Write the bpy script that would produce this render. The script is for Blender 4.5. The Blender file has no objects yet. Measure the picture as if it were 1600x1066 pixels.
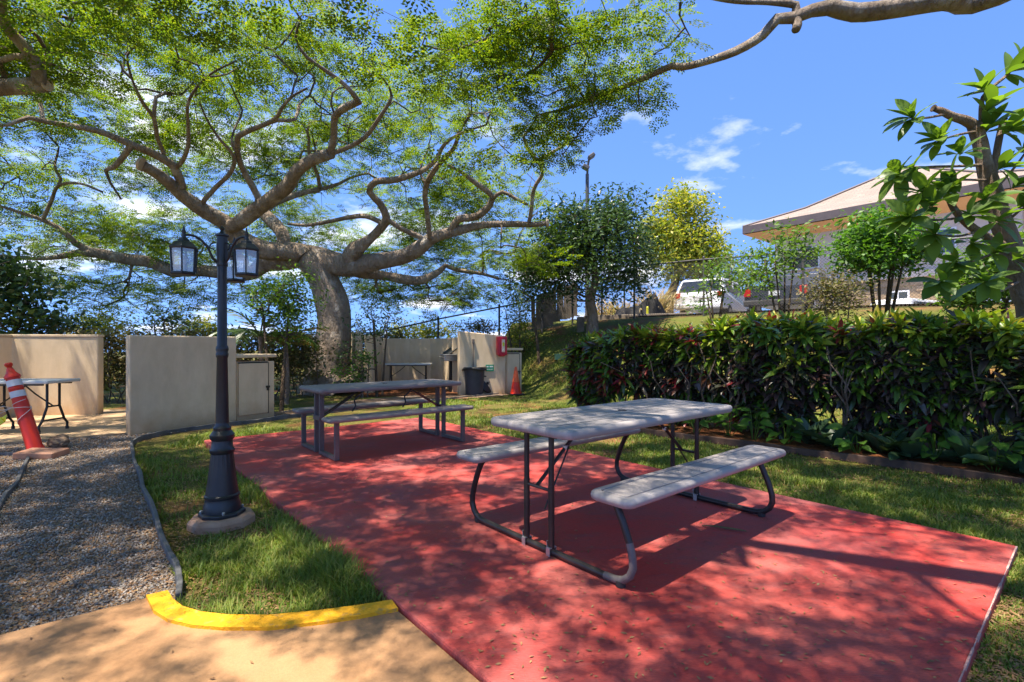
import bpy, bmesh, math, random
import numpy as np
from mathutils import Vector, Matrix
from mathutils.geometry import tessellate_polygon

SC = bpy.context.scene
COL = SC.collection
RNG = np.random.default_rng(7)
random.seed(7)

# ------------------------------------------------------------------ camera, sky, sun, exposure
F, CX, CY, CH = 778.75, 800.0, 540.0, 1.21      # focal length and horizon in pixels of a 1600 px wide frame, eye height in m
cam_d = bpy.data.cameras.new('camera')
cam = bpy.data.objects.new('camera', cam_d)
COL.objects.link(cam)
cam.location = (0, 0, CH)
cam.rotation_euler = (math.radians(90), 0, 0)
cam_d.sensor_width = 36.0
cam_d.lens = F / 1600 * 36
cam_d.shift_y = (CY - 533) / 1600
cam_d.clip_start = 0.05
cam_d.clip_end = 2000
SC.camera = cam

SUN_AZ = math.atan2(-0.764, -0.645)
SUN_EL = math.radians(72)
world = bpy.data.worlds.new('World')
SC.world = world
world.use_nodes = True
wn, wl = world.node_tree.nodes, world.node_tree.links
wn.clear()
w_out = wn.new('ShaderNodeOutputWorld')
w_bg = wn.new('ShaderNodeBackground')
w_bg.inputs['Strength'].default_value = 0.15
sky = wn.new('ShaderNodeTexSky')
sky.sky_type = 'NISHITA'
sky.sun_disc = False
sky.sun_elevation = SUN_EL
sky.sun_rotation = SUN_AZ
sky.altitude = 50
sky.air_density = 1.0
sky.dust_density = 0.0
sky.ozone_density = 5.0
w_hs = wn.new('ShaderNodeHueSaturation')
w_hs.inputs['Saturation'].default_value = 1.16
w_hs.inputs['Value'].default_value = 0.84
w_hs.inputs['Hue'].default_value = 0.510
wl.new(sky.outputs[0], w_hs.inputs['Color'])
# fair-weather clouds, laid on a flat layer overhead
w_tc = wn.new('ShaderNodeTexCoord')
# clear trade-wind air: the pale band at the horizon is narrower than in the sky model's haze
w_mp = wn.new('ShaderNodeMapping'); w_mp.vector_type = 'POINT'
w_mp.inputs['Scale'].default_value = (1, 1, 0.86); w_mp.inputs['Location'].default_value = (0, 0, 0.30)
wl.new(w_tc.outputs['Generated'], w_mp.inputs['Vector'])
w_nm = wn.new('ShaderNodeVectorMath'); w_nm.operation = 'NORMALIZE'
wl.new(w_mp.outputs[0], w_nm.inputs[0]); wl.new(w_nm.outputs[0], sky.inputs['Vector'])
w_sep = wn.new('ShaderNodeSeparateXYZ')
wl.new(w_tc.outputs['Generated'], w_sep.inputs[0])
w_z = wn.new('ShaderNodeMath'); w_z.operation = 'ADD'; w_z.inputs[1].default_value = 0.16
wl.new(w_sep.outputs['Z'], w_z.inputs[0])
w_zc = wn.new('ShaderNodeMath'); w_zc.operation = 'MAXIMUM'; w_zc.inputs[1].default_value = 0.05
wl.new(w_z.outputs[0], w_zc.inputs[0])
w_dx = wn.new('ShaderNodeMath'); w_dx.operation = 'DIVIDE'
w_dy = wn.new('ShaderNodeMath'); w_dy.operation = 'DIVIDE'
wl.new(w_sep.outputs['X'], w_dx.inputs[0]); wl.new(w_zc.outputs[0], w_dx.inputs[1])
wl.new(w_sep.outputs['Y'], w_dy.inputs[0]); wl.new(w_zc.outputs[0], w_dy.inputs[1])
w_cmb = wn.new('ShaderNodeCombineXYZ')
wl.new(w_dx.outputs[0], w_cmb.inputs['X']); wl.new(w_dy.outputs[0], w_cmb.inputs['Y'])
w_cmb.inputs['Z'].default_value = 1.7
w_no = wn.new('ShaderNodeTexNoise')
w_no.inputs['Scale'].default_value = 1.35
w_no.inputs['Detail'].default_value = 9
w_no.inputs['Roughness'].default_value = 0.56
wl.new(w_cmb.outputs[0], w_no.inputs['Vector'])
w_cr = wn.new('ShaderNodeValToRGB')
w_cr.color_ramp.elements[0].position = 0.56
w_cr.color_ramp.elements[1].position = 0.70
wl.new(w_no.outputs['Fac'], w_cr.inputs['Fac'])
w_mx = wn.new('ShaderNodeMixRGB')
w_mx.inputs['Color2'].default_value = (3.6, 3.8, 4.2, 1)
wl.new(w_cr.outputs['Color'], w_mx.inputs['Fac'])
wl.new(w_hs.outputs['Color'], w_mx.inputs['Color1'])
wl.new(w_mx.outputs[0], w_bg.inputs['Color'])
wl.new(w_bg.outputs[0], w_out.inputs['Surface'])

sun_d = bpy.data.lights.new('sun', 'SUN')
sun_d.energy = 4.0
sun_d.angle = math.radians(0.53)
sun_d.color = (1.0, 0.95, 0.86)
sun = bpy.data.objects.new('sun', sun_d)
COL.objects.link(sun)
_t = math.tan(math.pi / 2 - SUN_EL)
sun.rotation_euler = Vector((0.764 * _t, 0.645 * _t, -1)).to_track_quat('-Z', 'Y').to_euler()
sun.location = (-5, -5, 25)

SC.cycles.max_bounces = 8; SC.cycles.diffuse_bounces = 5; SC.cycles.glossy_bounces = 2; SC.cycles.transmission_bounces = 3; SC.cycles.transparent_max_bounces = 6
SC.view_settings.view_transform = 'Standard'
SC.view_settings.look = 'None'
SC.view_settings.gamma = 1
SC.view_settings.use_curve_mapping = False
SC.view_settings.exposure = 1.58
SC.view_settings.use_white_balance = True
SC.view_settings.white_balance_temperature = 7100
SC.view_settings.white_balance_tint = 10


# ------------------------------------------------------------------ helpers
def at(px, py, Y):
    """world point at depth Y for a spot measured on the photograph"""
    return Vector(((px - CX) / F * Y, Y, CH - (py - CY) / F * Y))

def gp(px, py, z=0.0):
    """world point on the level z for a spot measured on the photograph"""
    Y = F * (CH - z) / (py - CY)
    return Vector(((px - CX) / F * Y, Y, z))

def smooth(a, b, x):
    t = np.clip((x - a) / (b - a), 0, 1)
    return t * t * (3 - 2 * t)

def H(x, y):
    """height of the terrain"""
    x = np.asarray(x, float); y = np.asarray(y, float)
    d = (x + y) * 0.7071
    p = np.interp(d, [6.3, 8.6, 9.5, 12.3, 14.0, 14.6], [0, .10, .25, 1.65, 2.12, 2.2])
    s = x + 0.25 * (np.minimum(y, 18) - 13)
    near = smooth(11.5, 9.0, y)
    w = np.maximum(smooth(0.1, 1.3, s), near)
    drop = 0.055 * np.clip(x - 9, 0, 14) * smooth(13, 15, d)
    return p * w - drop - 0.05

def link(o):
    COL.objects.link(o); return o

def tag(o, label=None, cat=None, group=None, kind=None):
    if label: o['label'] = label
    if cat: o['category'] = cat
    if group: o['group'] = group
    if kind: o['kind'] = kind
    return o

def thing(name, label, cat, loc=(0, 0, 0), rz=0.0, group=None):
    o = link(bpy.data.objects.new(name, None))
    o.empty_display_size = 0.1
    o.location = loc; o.rotation_euler = (0, 0, rz)
    return tag(o, label, cat, group)

def np_mesh(name, V, Q, mat, parent=None, smooth_=False):
    """mesh from arrays of vertices and equal-sided faces"""
    V = np.asarray(V, np.float32); Q = np.asarray(Q, np.int32)
    me = bpy.data.meshes.new(name)
    n, k = Q.shape
    me.vertices.add(len(V)); me.vertices.foreach_set('co', V.ravel())
    me.loops.add(n * k); me.loops.foreach_set('vertex_index', Q.ravel())
    me.polygons.add(n)
    me.polygons.foreach_set('loop_start', np.arange(0, n * k, k, dtype=np.int32))
    if smooth_: me.polygons.foreach_set('use_smooth', np.ones(n, bool))
    me.update(calc_edges=True)
    if mat: me.materials.append(mat)
    o = link(bpy.data.objects.new(name, me))
    if parent: o.parent = parent
    return o

class MB:
    """collects simple shapes, builds one mesh object"""
    def __init__(s): s.v = []; s.f = []
    def add(s, vs, fs):
        b = len(s.v); s.v += [tuple(v) for v in vs]; s.f += [tuple(i + b for i in f) for f in fs]; return s
    def box(s, c, d, rz=0.0, m=None):
        hx, hy, hz = d[0] / 2, d[1] / 2, d[2] / 2
        vs = [Vector((x, y, z)) for z in (-hz, hz) for x, y in ((-hx, -hy), (hx, -hy), (hx, hy), (-hx, hy))]
        R = m if m is not None else Matrix.Rotation(rz, 3, 'Z')
        vs = [R @ v + Vector(c) for v in vs]
        return s.add(vs, [(3, 2, 1, 0), (4, 5, 6, 7), (0, 1, 5, 4), (1, 2, 6, 5), (2, 3, 7, 6), (3, 0, 4, 7)])
    def bar(s, a, b, w, h):
        a = Vector(a); b = Vector(b); d = b - a
        R = d.to_track_quat('X', 'Z').to_matrix()
        return s.box((a + b) / 2, (d.length, w, h), m=R)
    def tube(s, pts, r, n=8, cap=True):
        pts = [Vector(p) for p in pts]
        rs = r if isinstance(r, (list, tuple)) else [r] * len(pts)
        b = len(s.v); up = None
        for i, p in enumerate(pts):
            t = (pts[min(i + 1, len(pts) - 1)] - pts[max(i - 1, 0)]).normalized()
            if up is None:
                up = t.orthogonal().normalized()
            up = (up - t * up.dot(t))
            up = up.normalized() if up.length > 1e-6 else t.orthogonal().normalized()
            q = t.cross(up)
            for k in range(n):
                a = 2 * math.pi * k / n
                s.v.append(tuple(p + (up * math.cos(a) + q * math.sin(a)) * rs[i]))
        for i in range(len(pts) - 1):
            for k in range(n):
                k2 = (k + 1) % n
                s.f.append((b + i * n + k, b + i * n + k2, b + (i + 1) * n + k2, b + (i + 1) * n + k))
        if cap:
            s.f.append(tuple(b + k for k in reversed(range(n))))
            s.f.append(tuple(b + (len(pts) - 1) * n + k for k in range(n)))
        return s
    def lathe(s, prof, n=24, c=(0, 0, 0), flute=0.0, fl_rng=None, ph=0.0):
        b = len(s.v)
        for j, (r, z) in enumerate(prof):
            for k in range(n):
                a = 2 * math.pi * k / n + ph
                rr = r
                if flute and fl_rng[0] <= z <= fl_rng[1] and k % 2: rr = r * (1 - flute)
                s.v.append((c[0] + rr * math.cos(a), c[1] + rr * math.sin(a), c[2] + z))
        for j in range(len(prof) - 1):
            for k in range(n):
                k2 = (k + 1) % n
                s.f.append((b + j * n + k, b + j * n + k2, b + (j + 1) * n + k2, b + (j + 1) * n + k))
        s.f.append(tuple(b + k for k in reversed(range(n))))
        s.f.append(tuple(b + (len(prof) - 1) * n + k for k in range(n)))
        return s
    def prism(s, poly, z0, z1):
        n = len(poly)
        vs = [(p[0], p[1], z0) for p in poly] + [(p[0], p[1], z1) for p in poly]
        fs = [tuple(reversed(range(n))), tuple(range(n, 2 * n))]
        fs += [(i, (i + 1) % n, n + (i + 1) % n, n + i) for i in range(n)]
        return s.add(vs, fs)
    def build(s, name, mat, parent=None, smooth_=False, bevel=0.0, seg=2, ang=35):
        me = bpy.data.meshes.new(name)
        me.from_pydata(s.v, [], s.f)
        if smooth_:
            me.polygons.foreach_set('use_smooth', np.ones(len(me.polygons), bool))
        if mat: me.materials.append(mat)
        o = link(bpy.data.objects.new(name, me))
        if smooth_:
            try: me.set_sharp_from_angle(angle=math.radians(38))
            except Exception: pass
        if parent: o.parent = parent
        if bevel:
            m = o.modifiers.new('bevel', 'BEVEL'); m.width = bevel; m.segments = seg
            m.limit_method = 'ANGLE'; m.angle_limit = math.radians(ang)
        return o

def copy_tree(o, parent=None):
    c = link(o.copy()); c.parent = parent
    for ch in list(o.children): copy_tree(ch, c)
    return c

def poly_sheet(name, poly, mat, z=None, parent=None, thick=0.0):
    """flat sheet over a polygon (with a skirt when thick)"""
    pts = [Vector((p[0], p[1], z if z is not None else p[2])) for p in poly]
    area = sum(pts[i].x * pts[(i + 1) % len(pts)].y - pts[(i + 1) % len(pts)].x * pts[i].y for i in range(len(pts)))
    if area < 0: pts.reverse()
    tris = tessellate_polygon([[Vector((p.x, p.y, 0)) for p in pts]])
    mb = MB(); n = len(pts)
    fs = []
    for t in tris:
        a, b, c = (pts[i] for i in t)
        fs.append(t if (b - a).cross(c - a).z > 0 else (t[0], t[2], t[1]))
    mb.add(pts, fs)
    if thick:
        mb.v += [(p.x, p.y, p.z - thick) for p in pts]
        mb.f += [(i, n + i, n + (i + 1) % n, (i + 1) % n) for i in range(n)]
    return mb.build(name, mat, parent)

def inside(poly, X, Y):
    px = np.array([p[0] for p in poly]); py = np.array([p[1] for p in poly])
    r = np.zeros(len(X), bool); j = len(px) - 1
    for i in range(len(px)):
        c = ((py[i] > Y) != (py[j] > Y)) & (X < (px[j] - px[i]) * (Y - py[i]) / (py[j] - py[i] + 1e-12) + px[i])
        r ^= c; j = i
    return r

def spline(pts, step=0.12):
    """Catmull-Rom resampling of rows (x, y, z, r)"""
    P = np.array(pts, float)
    if len(P) < 3:
        n = max(2, int(np.linalg.norm(P[1, :3] - P[0, :3]) / step))
        t = np.linspace(0, 1, n + 1)[:, None]
        return P[0] * (1 - t) + P[1] * t
    E = np.vstack([2 * P[0] - P[1], P, 2 * P[-1] - P[-2]])
    out = []
    for i in range(1, len(E) - 2):
        p0, p1, p2, p3 = E[i - 1], E[i], E[i + 1], E[i + 2]
        n = max(1, int(np.linalg.norm(p2[:3] - p1[:3]) / step))
        for k in range(n):
            t = k / n
            out.append(.5 * (2 * p1 + (p2 - p0) * t + (2 * p0 - 5 * p1 + 4 * p2 - p3) * t * t + (3 * p1 - p0 - 3 * p2 + p3) * t ** 3))
    out.append(E[-2])
    return np.array(out)


# ------------------------------------------------------------------ materials
def new_mat(name):
    m = bpy.data.materials.new(name); m.use_nodes = True
    nt = m.node_tree; nt.nodes.clear()
    out = nt.nodes.new('ShaderNodeOutputMaterial')
    b = nt.nodes.new('ShaderNodeBsdfPrincipled')
    nt.links.new(b.outputs[0], out.inputs['Surface'])
    return m, nt, b, out

def c4(c): return (c[0], c[1], c[2], 1)

def ramp_noise(nt, scale, c1, c2, p1=.35, p2=.65, detail=6, rough=.6, vec=None, dist=0.0):
    no = nt.nodes.new('ShaderNodeTexNoise')
    no.inputs['Scale'].default_value = scale; no.inputs['Detail'].default_value = detail
    no.inputs['Roughness'].default_value = rough; no.inputs['Distortion'].default_value = dist
    if vec is not None: nt.links.new(vec, no.inputs['Vector'])
    cr = nt.nodes.new('ShaderNodeValToRGB')
    cr.color_ramp.elements[0].position = p1; cr.color_ramp.elements[0].color = c4(c1)
    cr.color_ramp.elements[1].position = p2; cr.color_ramp.elements[1].color = c4(c2)
    nt.links.new(no.outputs['Fac'], cr.inputs['Fac'])
    return no, cr

def pos(nt, scale=(1, 1, 1)):
    g = nt.nodes.new('ShaderNodeTexCoord')
    mp = nt.nodes.new('ShaderNodeMapping'); mp.inputs['Scale'].default_value = scale
    nt.links.new(g.outputs['Object'], mp.inputs['Vector'])
    return mp.outputs[0]

def mixc(nt, fac, a, b, mode='MIX'):
    m = nt.nodes.new('ShaderNodeMixRGB'); m.blend_type = mode
    for sock, val in ((m.inputs['Fac'], fac), (m.inputs['Color1'], a), (m.inputs['Color2'], b)):
        if hasattr(val, 'links') or isinstance(val, bpy.types.NodeSocket): nt.links.new(val, sock)
        elif isinstance(val, (int, float)): sock.default_value = val
        else: sock.default_value = c4(val)
    return m.outputs[0]

def bump(nt, b, height, strength=.3, dist=.01):
    bp = nt.nodes.new('ShaderNodeBump')
    bp.inputs['Strength'].default_value = strength; bp.inputs['Distance'].default_value = dist
    nt.links.new(height, bp.inputs['Height']); nt.links.new(bp.outputs[0], b.inputs['Normal'])

def pmat(name, c1, c2=None, scale=6, rough=.6, bs=.15, bd=.005, bscale=None, metal=0.0, p=(.35, .65), spec=.5, stretch=(1, 1, 1)):
    m, nt, b, o = new_mat(name)
    v = pos(nt, stretch)
    if c2 is None: c2 = tuple(x * .82 for x in c1)
    no, cr = ramp_noise(nt, scale, c1, c2, p[0], p[1], vec=v)
    nt.links.new(cr.outputs[0], b.inputs['Base Color'])
    b.inputs['Roughness'].default_value = rough; b.inputs['Metallic'].default_value = metal
    b.inputs['Specular IOR Level'].default_value = spec
    if bs:
        n2, _ = ramp_noise(nt, bscale or scale * 8, (0, 0, 0), (1, 1, 1), vec=v, detail=4)
        bump(nt, b, n2.outputs['Fac'], bs, bd)
    return m

def leaf_mat(name, cols, trans=.45, rough=.45, tint=(1.15, 1.25, .55), spec=.4):
    """leaf: each leaf takes its own shade from cols; light shines through"""
    m, nt, b, o = new_mat(name)
    g = nt.nodes.new('ShaderNodeNewGeometry'); oi = nt.nodes.new('ShaderNodeObjectInfo')
    ad = nt.nodes.new('ShaderNodeMath'); ad.operation = 'ADD'
    nt.links.new(g.outputs['Random Per Island'], ad.inputs[0]); nt.links.new(oi.outputs['Random'], ad.inputs[1])
    fr = nt.nodes.new('ShaderNodeMath'); fr.operation = 'FRACT'; nt.links.new(ad.outputs[0], fr.inputs[0])
    cr = nt.nodes.new('ShaderNodeValToRGB')
    els = cr.color_ramp.elements
    els[0].position = 0; els[0].color = c4(cols[0]); els[1].position = 1; els[1].color = c4(cols[-1])
    for i, c in enumerate(cols[1:-1]):
        e = els.new((i + 1) / (len(cols) - 1)); e.color = c4(c)
    nt.links.new(fr.outputs[0], cr.inputs['Fac'])
    nt.links.new(cr.outputs[0], b.inputs['Base Color'])
    b.inputs['Roughness'].default_value = rough; b.inputs['Specular IOR Level'].default_value = spec
    tr = nt.nodes.new('ShaderNodeBsdfTranslucent')
    nt.links.new(mixc(nt, 1.0, cr.outputs[0], tint, 'MULTIPLY'), tr.inputs['Color'])
    mx = nt.nodes.new('ShaderNodeMixShader'); mx.inputs[0].default_value = trans
    nt.links.new(b.outputs[0], mx.inputs[1]); nt.links.new(tr.outputs[0], mx.inputs[2])
    nt.links.new(mx.outputs[0], o.inputs['Surface'])
    return m

M = {}
# painted slab: red paint, faded and dirty in patches, broomed concrete relief
def slab_mat():
    m, nt, b, o = new_mat('red painted concrete')
    v = pos(nt); vs = pos(nt, (1.0, 7.0, 1.0))
    _, base = ramp_noise(nt, 1.1, (.55, .054, .044), (.50, .115, .095), .38, .62, vec=v)
    _, dirt = ramp_noise(nt, .75, (0, 0, 0), (1, 1, 1), .46, .66, vec=v, dist=.6)
    _, fine = ramp_noise(nt, 34, (.42, .42, .42), (1.22, 1.22, 1.22), .3, .7, vec=vs, rough=.75)
    _, sp = ramp_noise(nt, 90, (0, 0, 0), (1, 1, 1), .63, .70, vec=v, detail=3)
    f = nt.nodes.new('ShaderNodeMath'); f.operation = 'MULTIPLY'; f.inputs[1].default_value = .62
    nt.links.new(dirt.outputs[0], f.inputs[0])
    c = mixc(nt, f.outputs[0], base.outputs[0], (.27, .115, .12))
    c = mixc(nt, .75, c, mixc(nt, 1.0, c, fine.outputs[0], 'MULTIPLY'))
    f2 = nt.nodes.new('ShaderNodeMath'); f2.operation = 'MULTIPLY'; f2.inputs[1].default_value = .45
    nt.links.new(sp.outputs[0], f2.inputs[0])
    c = mixc(nt, f2.outputs[0], c, (.10, .06, .055))
    # dark smears left by dripping leaves and feet, streaked along the broom lines
    _, sm = ramp_noise(nt, 3.4, (0, 0, 0), (.75, .75, .75), .52, .70, vec=pos(nt, (1.0, 2.6, 1.0)), detail=10, rough=.72, dist=.4)
    c = mixc(nt, sm.outputs[0], c, (.215, .085, .088))
    _, pv = ramp_noise(nt, 1.7, (0, 0, 0), (.55, .55, .55), .50, .66, vec=v, detail=9, rough=.7)
    c = mixc(nt, pv.outputs[0], c, (.60, .045, .035))
    # bare worn grey patches
    _, worn = ramp_noise(nt, 2.6, (0, 0, 0), (.35, .35, .35), .66, .75, vec=v)
    c = mixc(nt, worn.outputs[0], c, (.40, .27, .25))
    nt.links.new(c, b.inputs['Base Color'])
    _, rr = ramp_noise(nt, 2.2, (.58, .58, .58), (.80, .80, .80), vec=v)
    nt.links.new(rr.outputs[0], b.inputs['Roughness'])
    b.inputs['Specular IOR Level'].default_value = .3
    n2, _ = ramp_noise(nt, 26, (0, 0, 0), (1, 1, 1), vec=vs, detail=8, rough=.7)
    bump(nt, b, n2.outputs['Fac'], .7, .010)
    return m
M['slab'] = slab_mat()

def walk_mat(name, c1, c2, c3):
    m, nt, b, o = new_mat(name)
    v = pos(nt)
    _, base = ramp_noise(nt, 1.6, c1, c2, .35, .65, vec=v, detail=8)
    _, st = ramp_noise(nt, .9, (0, 0, 0), (.6, .6, .6), .5, .68, vec=v, dist=.8)
    _, fine = ramp_noise(nt, 120, (.92, .92, .92), (1.05, 1.05, 1.05), vec=v)
    c = mixc(nt, st.outputs[0], base.outputs[0], c3)
    c = mixc(nt, 1.0, c, fine.outputs[0], 'MULTIPLY')
    nt.links.new(c, b.inputs['Base Color']); b.inputs['Roughness'].default_value = .8
    b.inputs['Specular IOR Level'].default_value = .25
    n2, _ = ramp_noise(nt, 150, (0, 0, 0), (1, 1, 1), vec=v, detail=5)
    bump(nt, b, n2.outputs['Fac'], .3, .004)
    return m
M['walk'] = walk_mat('tan stained walkway concrete', (.32, .165, .078), (.41, .235, .12), (.23, .135, .082))
M['floor'] = walk_mat('tan enclosure floor concrete', (.42, .27, .15), (.50, .35, .22), (.34, .22, .13))
M['yellow'] = pmat('yellow kerb paint', (.80, .37, .008), (.42, .24, .09), 22, .85, .9, .008, 60, p=(.56, .74))
M['stucco'] = None
def stucco():
    m, nt, b, o = new_mat('beige stucco')
    v = pos(nt)
    _, base = ramp_noise(nt, 2.2, (.64, .485, .315), (.71, .55, .37), vec=v, detail=8)
    # rust-coloured soil splash along the foot of the wall
    g = nt.nodes.new('ShaderNodeTexCoord'); sp = nt.nodes.new('ShaderNodeSeparateXYZ')
    nt.links.new(g.outputs['Object'], sp.inputs[0])
    no, _ = ramp_noise(nt, 5, (0, 0, 0), (1, 1, 1), vec=v)
    ad = nt.nodes.new('ShaderNodeMath'); ad.operation = 'MULTIPLY_ADD'; ad.inputs[1].default_value = .45
    nt.links.new(no.outputs['Fac'], ad.inputs[0]); nt.links.new(sp.outputs['Z'], ad.inputs[2])
    mr = nt.nodes.new('ShaderNodeMapRange'); mr.inputs['From Min'].default_value = .18; mr.inputs['From Max'].default_value = .52
    mr.inputs['To Min'].default_value = .7; mr.inputs['To Max'].default_value = 0
    nt.links.new(ad.outputs[0], mr.inputs['Value'])
    c = mixc(nt, mr.outputs[0], base.outputs[0], (.48, .28, .13))
    _, st = ramp_noise(nt, 4, (.85, .84, .83), (1.02, 1.02, 1.02), .3, .62, vec=pos(nt, (1.6, 1.6, .5)), detail=10, rough=.7)
    c = mixc(nt, .8, c, mixc(nt, 1.0, c, st.outputs[0], 'MULTIPLY'))
    nt.links.new(c, b.inputs['Base Color']); b.inputs['Roughness'].default_value = .9
    b.inputs['Specular IOR Level'].default_value = .2
    n2, _ = ramp_noise(nt, 60, (0, 0, 0), (1, 1, 1), vec=pos(nt, (1, 1, 1.8)), detail=5)
    bump(nt, b, n2.outputs['Fac'], .55, .008)
    return m
M['stucco'] = stucco()

def soil_mat(name, cols, s=3.0):
    m, nt, b, o = new_mat(name)
    v = pos(nt)
    _, a = ramp_noise(nt, s, cols[0], cols[1], .38, .62, vec=v, detail=9)
    _, f = ramp_noise(nt, 45, (.55, .5, .45), (1.2, 1.15, 1.1), vec=v, detail=6)
    _, k = ramp_noise(nt, .8, (0, 0, 0), (1, 1, 1), .45, .6, vec=v, dist=.5)
    c = mixc(nt, k.outputs[0], a.outputs[0], cols[2])
    if len(cols) > 3:
        _, g_ = ramp_noise(nt, 1.1, (0, 0, 0), (1, 1, 1), .36, .55, vec=v, detail=5)
        c = mixc(nt, g_.outputs[0], c, cols[3])
    c = mixc(nt, 1.0, c, f.outputs[0], 'MULTIPLY')
    nt.links.new(c, b.inputs['Base Color']); b.inputs['Roughness'].default_value = .95
    b.inputs['Specular IOR Level'].default_value = .1
    n2, _ = ramp_noise(nt, 60, (0, 0, 0), (1, 1, 1), vec=v, detail=8, rough=.7)
    bump(nt, b, n2.outputs['Fac'], .8, .02)
    return m
M['ground'] = soil_mat('soil with thatch', [(.20, .125, .06), (.15, .12, .045), (.23, .105, .05), (.11, .135, .03)])
M['bed'] = soil_mat('red bark and soil', [(.19, .075, .035), (.10, .05, .03), (.26, .10, .045)], 8)
M['gravel_base'] = soil_mat('gravel bed', [(.20, .145, .105), (.26, .215, .18), (.21, .125, .075)], 12)
M['asphalt'] = pmat('asphalt', (.12, .115, .11), (.16, .155, .145), 2, .9, .4, .006, 90)
M['pebble'] = leaf_mat('grey pebble', [(.15, .12, .095), (.29, .255, .225), (.21, .155, .115), (.42, .385, .35), (.25, .16, .105)], 0.0, .85)
M['litter'] = leaf_mat('dry leaflet', [(.26, .13, .06), (.34, .19, .09), (.18, .09, .045), (.40, .27, .13)], .15, .8, (1, .9, .7))
M['grass'] = leaf_mat('grass blade', [(.085, .16, .022), (.15, .235, .03), (.25, .29, .045), (.12, .19, .025), (.36, .30, .10)], .35, .6)
M['plastic'] = None
def table_top_mat(name, c1, c2):
    m, nt, b, o = new_mat(name)
    v = pos(nt, (.6, 14, 1))
    _, a = ramp_noise(nt, 3.5, c1, c2, .35, .65, vec=v, detail=7)
    _, k = ramp_noise(nt, 2.0, (.90, .90, .90), (1.04, 1.04, 1.04), vec=pos(nt), detail=8)
    nt.links.new(mixc(nt, 1.0, a.outputs[0], k.outputs[0], 'MULTIPLY'), b.inputs['Base Color'])
    b.inputs['Roughness'].default_value = .48
    n2, _ = ramp_noise(nt, 9, (0, 0, 0), (1, 1, 1), vec=v, detail=6)
    bump(nt, b, n2.outputs['Fac'], .35, .004)
    return m
M['top_a'] = table_top_mat('light taupe moulded plastic', (.37, .335, .33), (.30, .27, .265))
M['top_b'] = table_top_mat('dark taupe moulded plastic', (.25, .21, .19), (.20, .165, .155))
M['bronze'] = pmat('bronze powder coat', (.020, .016, .015), (.030, .024, .022), 8, .42, .12, .002)
M['bronze_worn'] = pmat('worn grey powder coat', (.12, .10, .095), (.16, .14, .13), 18, .55, .1, .002)
M['taupe'] = pmat('taupe square tube', (.135, .11, .10), (.11, .088, .08), 6, .5, .1, .002)
M['groove'] = pmat('dark moulding line', (.045, .043, .047), (.035, .033, .036), 8, .6, 0)
M['galv'] = pmat('galvanised metal', (.55, .55, .55), (.42, .42, .42), 20, .4, 0, metal=.8)
M['iron'] = pmat('black cast iron', (.012, .013, .016), (.020, .021, .025), 10, .38, .2, .002, 120)
M['concrete_red'] = pmat('soil-stained concrete', (.36, .185, .11), (.45, .28, .19), 6, .9, .5, .01, 40)
M['strap'] = pmat('black strap', (.015, .014, .014), None, 8, .7, 0)
M['rubber'] = pmat('black rubber', (.02, .02, .02), (.035, .033, .032), 9, .7, .2, .003)
M['edging'] = pmat('weathered black edging', (.06, .06, .063), (.115, .115, .118), 9, .65, .2, .004)
M['timber'] = pmat('dark brown border', (.06, .028, .018), (.11, .06, .04), 7, .75, .3, .006)
M['white_pl'] = pmat('white plastic', (.62, .62, .60), (.54, .54, .52), 5, .5, .1, .002)
M['orange'] = pmat('orange plastic', (.74, .030, .008), (.64, .026, .010), 5, .45, .1, .002)
M['orange2'] = pmat('faded orange plastic', (.80, .13, .03), (.74, .10, .03), 5, .5, .1, .002)
M['reflect'] = pmat('white reflective band', (.62, .63, .66), (.52, .53, .57), 14, .45, .1, .002)
M['tape'] = pmat('yellow tape', (.65, .62, .03), None, 8, .5, 0)
M['paver'] = pmat('red brick paver', (.33, .15, .09), (.42, .22, .14), 8, .9, .5, .006, 60)
M['rock'] = pmat('rough brown rock', (.15, .085, .05), (.25, .17, .11), 9, .95, 1, .03, 14)
M['bin'] = pmat('charcoal bin plastic', (.030, .034, .045), (.042, .046, .06), 6, .45, .1, .003)
M['black'] = pmat('black plastic', (.012, .012, .013), None, 6, .4, 0)
M['green_sign'] = pmat('green sign face', (.012, .22, .13), (.010, .19, .11), 5, .5, 0)
M['sign_white'] = pmat('sign white', (.75, .78, .75), None, 5, .6, 0)
M['red'] = pmat('red cover', (.55, .012, .035), (.45, .010, .03), 5, .35, .1, .003)
M['label_w'] = pmat('white label', (.72, .68, .66), (.55, .35, .2), 40, .6, 0)
M['steel'] = pmat('stainless steel', (.5, .5, .5), (.38, .37, .36), 12, .35, 0, metal=.8)
M['fence'] = pmat('dark fence steel', (.05, .047, .045), (.08, .074, .07), 6, .6, 0)
M['fence_galv'] = pmat('galvanised fence steel', (.32, .32, .32), (.25, .25, .25), 6, .5, 0, metal=.4)
M['wire'] = pmat('brown coated fence wire', (.10, .085, .075), None, 6, .6, 0)
M['tarp'] = pmat('black tarpaulin', (.008, .008, .009), (.012, .012, .013), 3, .6, .4, .03, 5, spec=.12)
M['wood_g'] = pmat('weathered wood', (.16, .125, .095), (.23, .19, .15), 5, .9, .4, .006)
M['green_box'] = pmat('pale green box', (.20, .34, .16), None, 5, .6, 0)
M['roof'] = None
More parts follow.
